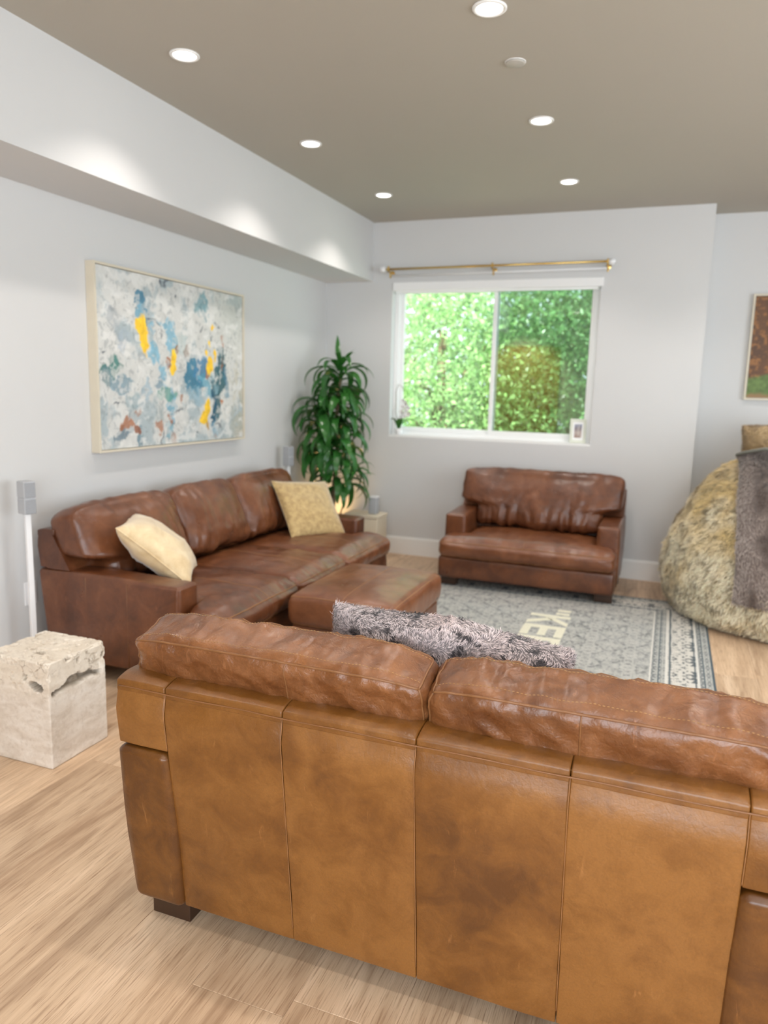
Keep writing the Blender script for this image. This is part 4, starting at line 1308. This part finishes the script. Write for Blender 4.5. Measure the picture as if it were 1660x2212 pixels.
# ------------------------------------------------------------------ paintings
def painting():
    y0, y1, z0, z1 = -2.845, -1.416, 1.035, 2.010
    d = 0.055
    p = thing('abstract_painting', (0, (y0 + y1) / 2, z0), 'large white abstract canvas with blue and gold patches on the left wall', 'painting')
    L = p.location
    e = 0.012
    fr = MB()
    fr.box((0.001, y0, z0), (d, y0 + e, z1)).box((0.001, y1 - e, z0), (d, y1, z1)).box((0.001, y0 + e, z0), (d, y1 - e, z0 + e)).box((0.001, y0 + e, z1 - e), (d, y1 - e, z1))
    fr.build('frame', M['cream_frame'], p, at=L)
    MB().box((0.001, y0 + e, z0 + e), (0.02, y1 - e, z1 - e)).build('backing', M['black_gap'], p, at=L)
    g = 0.003
    ny, nz = 330, 230
    Y = np.linspace(y0 + e + g, y1 - e - g, ny + 1); Z = np.linspace(z0 + e + g, z1 - e - g, nz + 1)
    U = (Y + 2.832) / 1.416; W = (Z - 1.038) / 0.97
    uu, ww = np.meshgrid(U, W, indexing='ij')
    q = np.stack([uu.ravel() * 1.46, ww.ravel(), 0 * uu.ravel()], 1)
    q0 = q.copy()
    q = q + 0.030 * np.stack([fbm(q0, 9, 501, 4) - 0.5, fbm(q0 + 3.3, 9, 502, 4) - 0.5, 0 * q0[:, 0]], 1) * 2
    q = q + 0.02 * np.stack([fbm(q0, 34, 503, 3) - 0.5, fbm(q0 + 3.3, 34, 504, 3) - 0.5, 0 * q0[:, 0]], 1) * 2
    n1 = fbm(q, 5, 201, 5); n2 = fbm(q, (22, 14, 1), 203, 4); n3 = fbm(q, (60, 50, 1), 205, 3)
    c = np.tile([0.66, 0.665, 0.645], (len(q), 1))
    c = c * (0.86 + 0.26 * n2)[:, None]
    greyb = np.array([0.33, 0.42, 0.46])
    k = sstep(n1 * 0.7 + n2 * 0.3, 0.50, 0.64)[:, None] * 0.75
    c = c * (1 - k) + greyb * k
    # soft olive-grey at the upper right
    k = (sstep(q[:, 0], 0.85, 1.4) * sstep(q[:, 1], 0.5, 0.9) * 0.4)[:, None]; c = c * (1 - k) + np.array([0.42, 0.46, 0.40]) * k
    k = (sstep(q[:, 0], 1.15, 1.45) * (1 - sstep(q[:, 1], 0.4, 0.7)) * sstep(n2, 0.45, 0.6) * 0.55)[:, None]; c = c * (1 - k) + np.array([0.46, 0.40, 0.26]) * k
    # vein-like dark lines
    r = ridged(q, (7, 6, 1), 207, 4)
    k = (sstep(r, 0.74, 0.86) * sstep(fbm(q, 4, 209, 2), 0.40, 0.55) * 0.9)[:, None]; c = c * (1 - k) + np.array([0.10, 0.12, 0.15]) * k
    k = (sstep(n3, 0.58, 0.74) * 0.40)[:, None]; c = c * (1 - k) + np.array([0.22, 0.25, 0.27]) * k
    k = (sstep(fbm(q, (12, 22, 1), 211, 5), 0.56, 0.70) * 0.6)[:, None]; c = c * (1 - k) + np.array([0.80, 0.80, 0.78]) * k
    def blob(u, v, ru, rv, col, amt=1.0, ragged=1.5, seed=0, sc=14, rot=0.0):
        nonlocal c
        dx = q[:, 0] - u * 1.46; dy = q[:, 1] - v
        cr_, sr_ = math.cos(rot), math.sin(rot)
        ax = (dx * cr_ + dy * sr_) / (ru * 1.46); ay = (-dx * sr_ + dy * cr_) / rv
        dd = np.sqrt(ax * ax + ay * ay) + (fbm(q + seed * 0.37, sc, 221 + seed, 5) - 0.5) * 2 * ragged
        k = (1 - sstep(dd, 0.80, 1.12)) * amt
        if ragged > 0.8: k = k * (1 - 0.6 * sstep(fbm(q, (40, 30, 1), 600 + seed, 4), 0.53, 0.62))
        tex = (0.72 + 0.56 * fbm(q, (34, 30, 1), 300 + seed, 3))[:, None]
        c = c * (1 - k[:, None]) + np.clip(np.array(col) * tex, 0, 1) * k[:, None]
    tealb = (0.05, 0.21, 0.33); lb = (0.20, 0.44, 0.58); dt = (0.025, 0.11, 0.14); gold = (0.95, 0.60, 0.04); orr = (0.40, 0.15, 0.06); gr = (0.06, 0.20, 0.18)
    for i, a in enumerate([
        (0.246, 0.80, .030, .085, tealb, .9), (0.246, 0.74, .022, .07, lb, .9), (0.40, 0.74, .055, .035, lb, .9), (0.44, 0.66, .030, .10, lb, .85), (0.316, 0.685, .020, .07, lb, .85), (0.32, 0.56, .030, .04, lb, .85),
        (0.375, 0.45, .045, .07, lb, .8), (0.36, 0.40, .04, .05, tealb, .5), (0.664, 0.883, .055, .065, (0.13, 0.32, 0.38), .75), (0.66, 0.83, .03, .05, (0.08, 0.25, 0.31), .7),
        (0.60, 0.40, .075, .105, tealb, .95), (0.64, 0.46, .06, .06, (0.05, .2, .36), .9), (0.70, 0.37, .05, .09, (0.12, .36, .48), .8), (0.802, 0.43, .040, .16, dt, .95), (0.77, 0.28, .035, .17, dt, .9), (0.745, 0.20, .016, .13, (0.02, .10, .17), .95), (0.845, 0.40, .02, .08, tealb, .6),
        (0.080, 0.465, .055, .050, gr, .95), (0.055, 0.41, .03, .04, (0.10, .2, .23), .7), (0.124, 0.345, .05, .06, (0.17, .30, .38), .75), (0.16, 0.27, .05, .05, (.25, .37, .42), .6), (0.431, 0.26, .025, .11, lb, .9), (0.412, 0.12, .045, .075, (0.17, .36, .44), .8),
        (0.40, 0.31, .06, .025, (0.10, .30, .26), .8), (0.128, 0.085, .045, .05, (0.10, .18, .24), .8), (0.22, 0.07, .02, .07, (0.08, .20, .27), .8), (0.27, 0.36, .03, .06, (.33, .46, .54), .7), (0.76, 0.36, .03, .04, (.3, .5, .6), .6), (0.34, .2, .03, .06, (.3, .38, .4), .6), (0.60, 0.30, .06, .05, (.28, .45, .55), .6), (.755, .10, .02, .06, (.2, .38, .5), .6),
        (0.18, .2, .03, .06, (.2, .28, .32), .5), (.5, .62, .03, .08, (.42, .52, .52), .5), (.1, .7, .04, .06, (.38, .42, .45), .6), (.15, .6, .03, .05, (.35, .42, .5), .5)]):
        blob(*a, seed=i)
    for i, a in enumerate([(0.136, 0.135, .035, .035, orr, .85), (0.195, 0.106, .022, .022, (0.28, .10, .05), .9), (0.352, 0.13, .020, .045, orr, .75), (0.425, 0.155, .012, .03, orr, .8), (0.806, 0.27, .022, .022, (0.55, .20, .07), .9), (0.824, 0.65, .013, .05, orr, .7), (0.822, 0.52, .008, .05, orr, .7), (0.751, 0.04, .012, .02, orr, .7), (0.495, 0.301, .008, .04, orr, .7), (0.475, 0.586, .012, .02, (0.35, .16, .04), .9), (0.205, 0.21, .02, .025, orr, .55), (0.42, 0.50, .012, .03, orr, .9), (0.55, .57, .02, .03, (.28, .18, .13), .6), (.44, .06, .015, .04, orr, .5), (.70, .43, .012, .04, orr, .8)]):
        blob(*a, seed=50 + i, sc=24)
    for i, a in enumerate([(0.262, 0.655, .028, .115, gold, 1, .28), (0.235, 0.70, .018, .035, gold, 1, .28), (0.449, 0.53, .018, .06, gold, 1, .3), (0.447, 0.465, .022, .035, gold, 1, .4), (0.716, 0.49, .020, .075, gold, 1, .3), (0.744, 0.735, .013, .022, gold, 1, .3), (0.722, 0.64, .011, .018, gold, 1, .3), (0.690, 0.58, .008, .025, gold, 1, .3), (0.752, 0.57, .010, .04, gold, 1, .3), (0.69, 0.22, .020, .06, gold, 1, .3), (0.668, 0.155, .028, .045, gold, 1, .45), (.70, .12, .016, .03, (.5, .3, .08), .9, .5)]):
        blob(*a, seed=80 + i, sc=22)
    V = np.stack([0.047 + (n2 - 0.5) * 0.002, np.repeat(Y, nz + 1), np.tile(Z, ny + 1)], 1)
    F = [(i * (nz + 1) + j, (i + 1) * (nz + 1) + j, (i + 1) * (nz + 1) + j + 1, i * (nz + 1) + j + 1) for i in range(ny) for j in range(nz)]
    mesh_obj('canvas', V, F, M['print'], p, True, at_(L), colors=c)
    MB().box((0.02, Y[0], Z[0]), (0.0445, Y[-1], Z[-1])).build('stretcher', M['cream_frame'], p, at=L)
def at_(L): return (L[0], L[1], L[2])
painting()

def painting2():
    x0, x1, z0, z1 = 3.332, 4.30, 1.398, 2.168
    p = thing('autumn_painting', ((x0 + x1) / 2, RY, z0), 'framed painting of rusty trees over green grass, cut by the right edge', 'painting')
    L = p.location
    e = 0.014
    fr = MB().box((x0, RY - 0.035, z0), (x0 + e, RY - 0.001, z1)).box((x1 - e, RY - 0.035, z0), (x1, RY - 0.001, z1)).box((x0 + e, RY - 0.035, z0), (x1 - e, RY - 0.001, z0 + e)).box((x0 + e, RY - 0.035, z1 - e), (x1 - e, RY - 0.001, z1))
    fr.build('frame', M['cream_frame'], p, at=L)
    nx, nz = 150, 130
    X = np.linspace(x0 + e + 0.002, x1 - e - 0.002, nx + 1); Z = np.linspace(z0 + e + 0.002, z1 - e - 0.002, nz + 1)
    xx, zz_ = np.meshgrid(X - x0, Z - z0, indexing='ij'); q = np.stack([xx.ravel(), zz_.ravel(), 0 * xx.ravel()], 1)
    n = fbm(q, (14, 9, 1), 401, 4); nf = fbm(q, 45, 403, 3)
    c = np.array([0.05, 0.028, 0.018]) * (1 - n[:, None]) + np.array([0.20, 0.085, 0.032]) * n[:, None]
    k = sstep(nf, 0.52, 0.7)[:, None]; c = c * (1 - k) + np.array([0.30, 0.13, 0.04]) * k
    gl = 0.14 + q[:, 0] * 0.25
    k = (1 - sstep(q[:, 1] + (n - .5) * .05, gl, gl + 0.03))[:, None]
    c = c * (1 - k) + (np.array([0.12, 0.19, 0.05]) * (0.5 + nf[:, None])) * k
    k = (1 - sstep(q[:, 1] + (nf - .5) * .04, 0.025, 0.06))[:, None]; c = c * (1 - k) + np.array([0.30, 0.18, 0.08]) * k
    V = np.stack([np.repeat(X, nz + 1), np.full(len(q), RY - 0.026), np.tile(Z, nx + 1)], 1)
    F = [(i * (nz + 1) + j, (i + 1) * (nz + 1) + j, (i + 1) * (nz + 1) + j + 1, i * (nz + 1) + j + 1) for i in range(nx) for j in range(nz)]
    mesh_obj('canvas', V, F, M['print'], p, True, at_(L), colors=c)
    MB().box((X[0], RY - 0.024, Z[0]), (X[-1], RY - 0.002, Z[-1])).build('stretcher', M['cream_frame'], p, at=L)
painting2()

# ------------------------------------------------------------------ speakers on stands
def speaker(x, y, label, rz):
    t_ = thing('speaker_stand', (x, y, 0), label, 'speaker', rotz=rz)
    MB().lathe((0, 0, 0), [(0.105, 0.0), (0.105, 0.010), (0.098, 0.016), (0.012, 0.020)], 32).build('base', M['plastic_white'], t_, True)
    MB().box((-0.013, -0.010, 0.018), (0.013, 0.010, 0.80), 0.004).build('pole', M['plastic_white'], t_)
    MB().box((-0.010, -0.008, 0.775), (0.010, 0.008, 0.805), 0.002).build('neck', M['plastic_grey'], t_)
    MB().box((-0.028, -0.032, 0.802), (0.028, 0.032, 0.874), 0.004).box((-0.028, -0.032, 0.877), (0.028, 0.032, 0.952), 0.004).box((-0.026, -0.03, 0.87), (0.026, 0.03, 0.88)).build('speaker_body', M['plastic_grey'], t_)
    MB().box((-0.024, -0.0345, 0.807), (0.024, -0.031, 0.870), 0.001).box((-0.024, -0.0345, 0.881), (0.024, -0.031, 0.947), 0.001).build('grille', M['grille_grey'], t_)
    return t_
speaker(0.125, -3.405, 'small grey speaker on a thin white stand left of the sofa', math.radians(75))
speaker(0.115, -0.885, 'small grey speaker on a thin white stand between far sofa end and plant', math.radians(75))
so_ = thing('wall_outlet', (0, -3.296, 0.385), 'white outlet plate low on the wall behind the left speaker stand', 'outlet')
MB().box((0, -0.036, -0.057), (0.006, 0.036, 0.057), 0.002).build('plate', M['plastic_white'], so_)
MB().box((0.004, -0.018, -0.045), (0.009, 0.018, -0.006), 0.001).box((0.004, -0.018, 0.006), (0.009, 0.018, 0.045), 0.001).build('socket', M['vinyl'], so_)

# cream cabinet in the corner with a small white device
cb = thing('corner_stand', (0.50, -0.24, 0), 'small cream stand in the corner beyond the left sofa', 'stand')
MB().box((-0.15, -0.10, 0.0), (0.15, 0.12, 0.345), 0.008).build('body', M['cream_box'], cb)
MB().box((-0.155, -0.105, 0.345), (0.155, 0.125, 0.372), 0.006).build('top', M['cream_box'], cb)
dv = thing('white_speaker', (0.575, -0.24, 0.372), 'small white box speaker standing on the cream corner stand', 'speaker')
MB().box((-0.036, -0.036, 0.0), (0.036, 0.036, 0.135), 0.008).build('body', M['plastic_grey'], dv, True)
MB().box((-0.038, -0.038, 0.135), (0.038, 0.038, 0.150), 0.006).build('cap', M['plastic_white'], dv, True)
# warm uplight behind the plant
ul = thing('uplight', (0.14, -0.14, 0), 'small warm glowing uplight in the corner behind the plant', 'lamp')
MB().lathe((0, 0, 0), [(0.045, 0), (0.055, 0.01), (0.055, 0.14), (0.045, 0.15), (0.045, 0.135)], 24).build('can', M['plastic_white'], ul, True)
MB().lathe((0, 0, 0), [(0.04, 0.120), (0.035, 0.13), (0.002, 0.135)], 20).build('bulb', simple('warm_bulb', (1, .8, .5), .5, emit=(1.0, 0.66, 0.28), estr=20), ul, True)
add_light('uplight_beam', 'SPOT', (0.14, -0.14, 0.16), 15.0, (1.0, 0.62, 0.24), (math.radians(180), 0, 0), spot_size=math.radians(110), spot_blend=0.9, shadow_soft_size=0.03)

# ------------------------------------------------------------------ big plant
pl = thing('corn_plant', (0.27, -0.47, 0), 'tall leafy green corn plant in the corner behind the sofa', 'plant')
MB().lathe((0, 0, 0), [(0.10, 0.0), (0.125, 0.01), (0.150, 0.24), (0.155, 0.26), (0.140, 0.26), (0.135, 0.235), (0.01, 0.235)], 36).build('pot', M['pot'], pl, True)
MB().lathe((0, 0, 0), [(0.134, 0.225), (0.134, 0.238), (0.05, 0.245), (0.004, 0.246)], 24).build('soil', M['soil'], pl, True)
canes = [((0.03, 0.02), 1.50, (0.02, 0.02)), ((-0.045, -0.02), 1.18, (-0.02, -0.03)), ((0.05, -0.045), 0.82, (0.05, -0.04))]
for (bx, by), hh_, (tx, ty) in canes:
    zs = np.linspace(0.23, hh_, 14)
    P = [(bx + tx * (z - 0.23) + 0.006 * math.sin(z * 9), by + ty * (z - 0.23) + 0.005 * math.cos(z * 8), z) for z in zs]
    MB().tube(P, [0.018 - 0.005 * i / 13 for i in range(14)], 8).build('stem', M['bark'], pl, True)
def leaf_mesh(L, W, droop, curl, seed, upa):
    n = 14; V = []; F = []
    r_ = random.Random(seed)
    a = upa; x = z = 0.0; pts = []
    for i in range(n + 1):
        pts.append((x, z, a)); 
        a -= droop / n * (0.6 + 0.8 * i / n)
        x += L / n * math.cos(a); z += L / n * math.sin(a)
    for i, (x, z, a) in enumerate(pts):
        t_ = i / n
        w = W * (0.30 + 0.70 * min(1, t_ / 0.35)) * (1 - max(0, (t_ - 0.45) / 0.55) ** 1.8) * 0.5 + 0.0006
        yw = 0.008 * math.sin(t_ * 6 + seed)
        fold = 0.35 * w
        V += [(x - math.sin(a) * fold, yw - w, z + math.cos(a) * fold), (x, yw, z), (x - math.sin(a) * fold, yw + w, z + math.cos(a) * fold)]
    for i in range(n):
        o = i * 3
        F += [(o, o + 1, o + 4, o + 3), (o + 1, o + 2, o + 5, o + 4)]
    me = bpy.data.meshes.new('leaf'); me.from_pydata(V, [], F)
    me.polygons.foreach_set('use_smooth', [True] * len(me.polygons)); me.materials.append(M['plant_leaf']); me.update()
    return me
leafs = [leaf_mesh(0.34 + 0.04 * (i % 3), 0.058 + 0.006 * (i % 4), 2.3 + 0.25 * (i % 3), 0, i, 0.75 - 0.25 * (i % 3)) for i in range(9)]
short = [leaf_mesh(0.24, 0.036, 1.3 + 0.3 * i, 0, 20 + i, 1.0) for i in range(3)]
tops = [leaf_mesh(0.27 + 0.03 * i, 0.040, 0.5 + 0.9 * i, 0, 30 + i, 1.25 - 0.1 * i) for i in range(3)]
rl = random.Random(11)
def add_leaf(me, x, y, z, az, sc, tilt=0.0):
    # shorten a leaf that would reach a wall of the corner
    c_, s_ = math.cos(az), math.sin(az)
    reach = 0.0
    for v in me.vertices: reach = max(reach, v.co.x)
    reach = reach * sc * 1.05 + 0.03
    wx, wy = pl.location.x + x, pl.location.y + y
    lim = 9.0
    if c_ < -0.05: lim = min(lim, (wx - 0.02) / -c_)
    if s_ > 0.05: lim = min(lim, (-0.03 - wy) / s_)
    if reach > lim: sc *= max(0.35, lim / reach)
    o = bpy.data.objects.new('leaf', me); C.objects.link(o); o.parent = pl
    o.location = (x, y, z); o.rotation_euler = (rl.uniform(-0.2, 0.2), tilt, az); o.scale = (sc, sc, sc)
crowns = [(0.055, 0.045, 1.05, 1.56, 74), (-0.045, -0.055, 0.85, 1.28, 56), (0.09, -0.06, 0.60, 1.00, 44)]
for (cx, cyy, za, zb, nl) in crowns:
    for i in range(nl):
        t_ = i / (nl - 1)
        z = za + (zb - za) * t_
        az = i * 2.39996 + rl.uniform(-0.3, 0.3)
        s = rl.uniform(0.80, 1.08)
        add_leaf(rl.choice(leafs), cx + 0.012 * math.cos(az), cyy + 0.012 * math.sin(az), z, az, s, rl.uniform(-0.1, 0.4) * (1 - t_) - 0.25 * (t_ > 0.85))
for k_, (az, s, tl_) in enumerate(((2.4, 1.15, -0.12), (-0.6, 0.9, 0.0), (-2.0, 0.9, 0.0), (0.6, 0.8, 0.1), (-1.2, 1.0, 0.1))):
    add_leaf(tops[k_ % 3], 0.055, 0.045, 1.55, az, s, tl_)
# small side shoot on the right
MB().tube([(0.08, -0.05, 0.24), (0.15, -0.07, 0.45), (0.25, -0.09, 0.74)], [0.008, 0.006, 0.004], 6).build('stem', M['bark'], pl, True)
for i in range(9):
    add_leaf(short[i % 3], 0.25, -0.09, 0.68 + 0.012 * i, i * 2.4 + 0.3, 0.85, rl.uniform(-0.2, 0.3))

# ------------------------------------------------------------------ orchid and photo frame on the sill
orc = thing('orchid', (0.675, 0.036, WIN[2] + 0.018), 'white orchid in a small pot at the left end of the window sill', 'orchid')
MB().lathe((0, 0, 0), [(0.024, 0.0), (0.028, 0.004), (0.034, 0.052), (0.030, 0.052), (0.028, 0.044), (0.002, 0.044)], 24).build('pot', M['plastic_white'], orc, True)
for i, (az, L_, w_) in enumerate(((-1.2, 0.10, 0.05), (-0.1, 0.11, 0.05), (-2.4, 0.08, 0.045), (0.9, 0.045, 0.03))):
    V = []; F = []; n = 9
    for k in range(n + 1):
        t_ = k / n; r = L_ * t_; z = 0.046 + 0.085 * math.sin(t_ * 2.0) ; w = w_ * math.sin(min(1, t_ * 1.0 + 0.12) * math.pi) ** 0.7 * 0.5 + 0.001
        c_, s_ = math.cos(az), math.sin(az)
        for q, dz in ((-w, 0.006), (0, 0), (w, 0.006)):
            V.append((r * c_ - q * s_, r * s_ * 0.55 + q * c_ * 0.6, z + dz))
    for k in range(n):
        o_ = k * 3; F += [(o_, o_ + 1, o_ + 4, o_ + 3), (o_ + 1, o_ + 2, o_ + 5, o_ + 4)]
    mesh_obj('leaf', V, F, M['sill_leaf'], orc, True)
MB().tube([(0, 0, 0.045), (-0.028, -0.002, 0.20), (-0.030, -0.002, 0.36), (-0.012, -0.002, 0.42), (0.028, -0.004, 0.40), (0.055, -0.006, 0.30)], 0.0024, 6).build('stem', M['bark'], orc, True)
def bloom(c, s, seed):
    r_ = random.Random(seed); mb = MB()
    for k in range(5):
        a = k * 2 * math.pi / 5 + r_.uniform(-.2, .2)
        V = [(c[0], c[1], c[2])]; ring_ = []
        for j in range(9):
            b_ = j / 8 * 2 * math.pi
            px_ = 0.55 + 0.5 * math.cos(b_); py_ = 0.36 * math.sin(b_)
            X = (px_ * math.cos(a) - py_ * math.sin(a)) * s; Z = (px_ * math.sin(a) + py_ * math.cos(a)) * s
            V.append((c[0] + X, c[1] - 0.25 * s * px_ * px_, c[2] + Z))
        mb.add(V, [(0, j, j + 1) for j in range(1, 9)])
    mb.lathe((c[0], c[1] - 0.004, c[2]), [(0.001, 0.004), (0.005, 0), (0.001, -0.006)], 8, axis=1)
    mb.build('flower', M['petal'], orc, True)
for i, (dx, dz) in enumerate(((0.02, 0.14), (0.055, 0.16), (0.03, 0.185), (0.062, 0.205), (0.035, 0.235), (0.06, 0.255), (0.04, 0.28), (0.085, 0.175), (0.085, 0.225))):
    bloom((dx, -0.006 - 0.004 * (i % 3), dz), 0.026, i)

pf = thing('photo_frame', (2.165, 0.045, WIN[2] + 0.018), 'small pale picture frame at the right end of the window sill', 'photo frame', rotz=math.radians(8))
def tl(V, a=math.radians(-9)): return np.array(V) @ rotx(a).T
mb = MB().box((-0.062, -0.006, 0.0), (-0.040, 0.006, 0.19), 0.002).box((0.040, -0.006, 0.0), (0.062, 0.006, 0.19), 0.002).box((-0.040, -0.006, 0.0), (0.040, 0.006, 0.024), 0.002).box((-0.040, -0.006, 0.166), (0.040, 0.006, 0.19), 0.002)
mesh_obj('frame', tl(mb.V), mb.F, simple('pale_frame', (0.70, 0.72, 0.62), 0.4), pf, False)
mb = MB().box((-0.041, -0.001, 0.023), (0.041, 0.004, 0.167)); mesh_obj('mat_board', tl(mb.V), mb.F, M['vinyl'], pf, False)
def photomat():
    mt, nt, b = new_mat('small_photo'); t = NT(nt)
    v = t.coord('Object'); sp = t.n('ShaderNodeSeparateXYZ'); t.l(v, sp.inputs[0])
    c = t.ramp(t.math('MULTIPLY', sp.outputs[2], 5.5), [(0.2, (0.25, 0.14, 0.10)), (0.45, (0.45, 0.35, 0.32)), (0.62, (0.16, 0.13, 0.15)), (0.8, (0.16, 0.20, 0.34))])
    st = t.ramp(t.noise(t.coord('Object', scale=(60, 1, 8)), 1.0, 2), [(0.45, 0.0), (0.6, 0.7)])
    t.l(t.mix(st, c, (0.65, 0.60, 0.56)), b.inputs['Base Color']); b.inputs['Roughness'].default_value = 0.3
    return mt
mb = MB().box((-0.028, -0.0022, 0.042), (0.028, -0.0008, 0.148)); mesh_obj('photo', tl(mb.V), mb.F, photomat(), pf, False)
mb = MB().box((-0.015, 0.004, 0.0), (0.015, 0.008, 0.12)); mesh_obj('easel_back', tl(mb.V, math.radians(6)) + np.array([0, 0.046, 0.0]), mb.F, M['black_gap'], pf, False)

# ------------------------------------------------------------------ outside: ground and trees
gd = MB().box((-14, T + 0.02, -3.1), (14, 30, -3.0)); struct('ground', gd, simple('garden_ground', (0.55, 0.58, 0.45), 0.95, noise_amt=0.4, nscale=1.2), 'garden ground below the window')
def tree(label, cx, cy, zc, rx, ry, rz, nleaf, size, mat, seed, mats2=None):
    t_ = thing('tree', (cx, cy, -3.0), label, 'tree', 'trees outside the window')
    r_ = np.random.default_rng(seed)
    # clumps of leaves spread over a lumpy crown
    nc = 110
    d = r_.normal(0, 1, (nc, 3)); d /= np.linalg.norm(d, axis=1)[:, None]
    cc = d * (r_.random((nc, 1)) ** 0.35) * np.array([rx, ry, rz]) * 0.92
    ci = r_.integers(0, nc, nleaf)
    P = cc[ci] + r_.normal(0, 1, (nleaf, 3)) * 0.20 * min(rx, rz)
    P[:, 1] = np.maximum(P[:, 1], 0.55 - cy)
    a = r_.normal(0, 1, (nleaf, 3)); a[:, 2] -= 0.5; a /= np.linalg.norm(a, axis=1)[:, None]
    b_ = np.cross(a, r_.normal(0, 1, (nleaf, 3))); b_ /= np.linalg.norm(b_, axis=1)[:, None]
    s = (size * (0.6 + 0.8 * r_.random(nleaf)))[:, None]
    nn = np.cross(a, b_)
    V = np.stack([P, P + a * s * 0.5 + b_ * s * 0.26 + nn * s * 0.05, P + a * s, P + a * s * 0.5 - b_ * s * 0.26 + nn * s * 0.05], 1).reshape(-1, 3)
    base = np.arange(nleaf) * 4
    F = np.stack([base, base + 1, base + 2, base + 3], 1).tolist()
    V[:, 2] += zc + 3.0
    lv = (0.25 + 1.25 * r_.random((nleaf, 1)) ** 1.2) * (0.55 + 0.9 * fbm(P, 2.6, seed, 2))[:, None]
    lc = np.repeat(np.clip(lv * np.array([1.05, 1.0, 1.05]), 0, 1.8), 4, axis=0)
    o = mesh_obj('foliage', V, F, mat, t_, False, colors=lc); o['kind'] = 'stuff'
    tr = MB().tube([(0, 0, 0), (0.05, 0, zc * 0.5 + 1.5), (0.0, 0.05, zc + 3.0 + rz * 0.3)], [0.13, 0.10, 0.04], 10)
    for k in range(6):
        q = cc[k * 7]
        tr.tube([(0.03, 0, zc + 2.2), (q[0] * 0.5, q[1] * 0.5, zc + 3.0 + q[2] * 0.4 - 0.1), (q[0], q[1], q[2] + zc + 3.0)], [0.05, 0.03, 0.012], 6)
    tr.build('trunk', M['bark'], t_, True)
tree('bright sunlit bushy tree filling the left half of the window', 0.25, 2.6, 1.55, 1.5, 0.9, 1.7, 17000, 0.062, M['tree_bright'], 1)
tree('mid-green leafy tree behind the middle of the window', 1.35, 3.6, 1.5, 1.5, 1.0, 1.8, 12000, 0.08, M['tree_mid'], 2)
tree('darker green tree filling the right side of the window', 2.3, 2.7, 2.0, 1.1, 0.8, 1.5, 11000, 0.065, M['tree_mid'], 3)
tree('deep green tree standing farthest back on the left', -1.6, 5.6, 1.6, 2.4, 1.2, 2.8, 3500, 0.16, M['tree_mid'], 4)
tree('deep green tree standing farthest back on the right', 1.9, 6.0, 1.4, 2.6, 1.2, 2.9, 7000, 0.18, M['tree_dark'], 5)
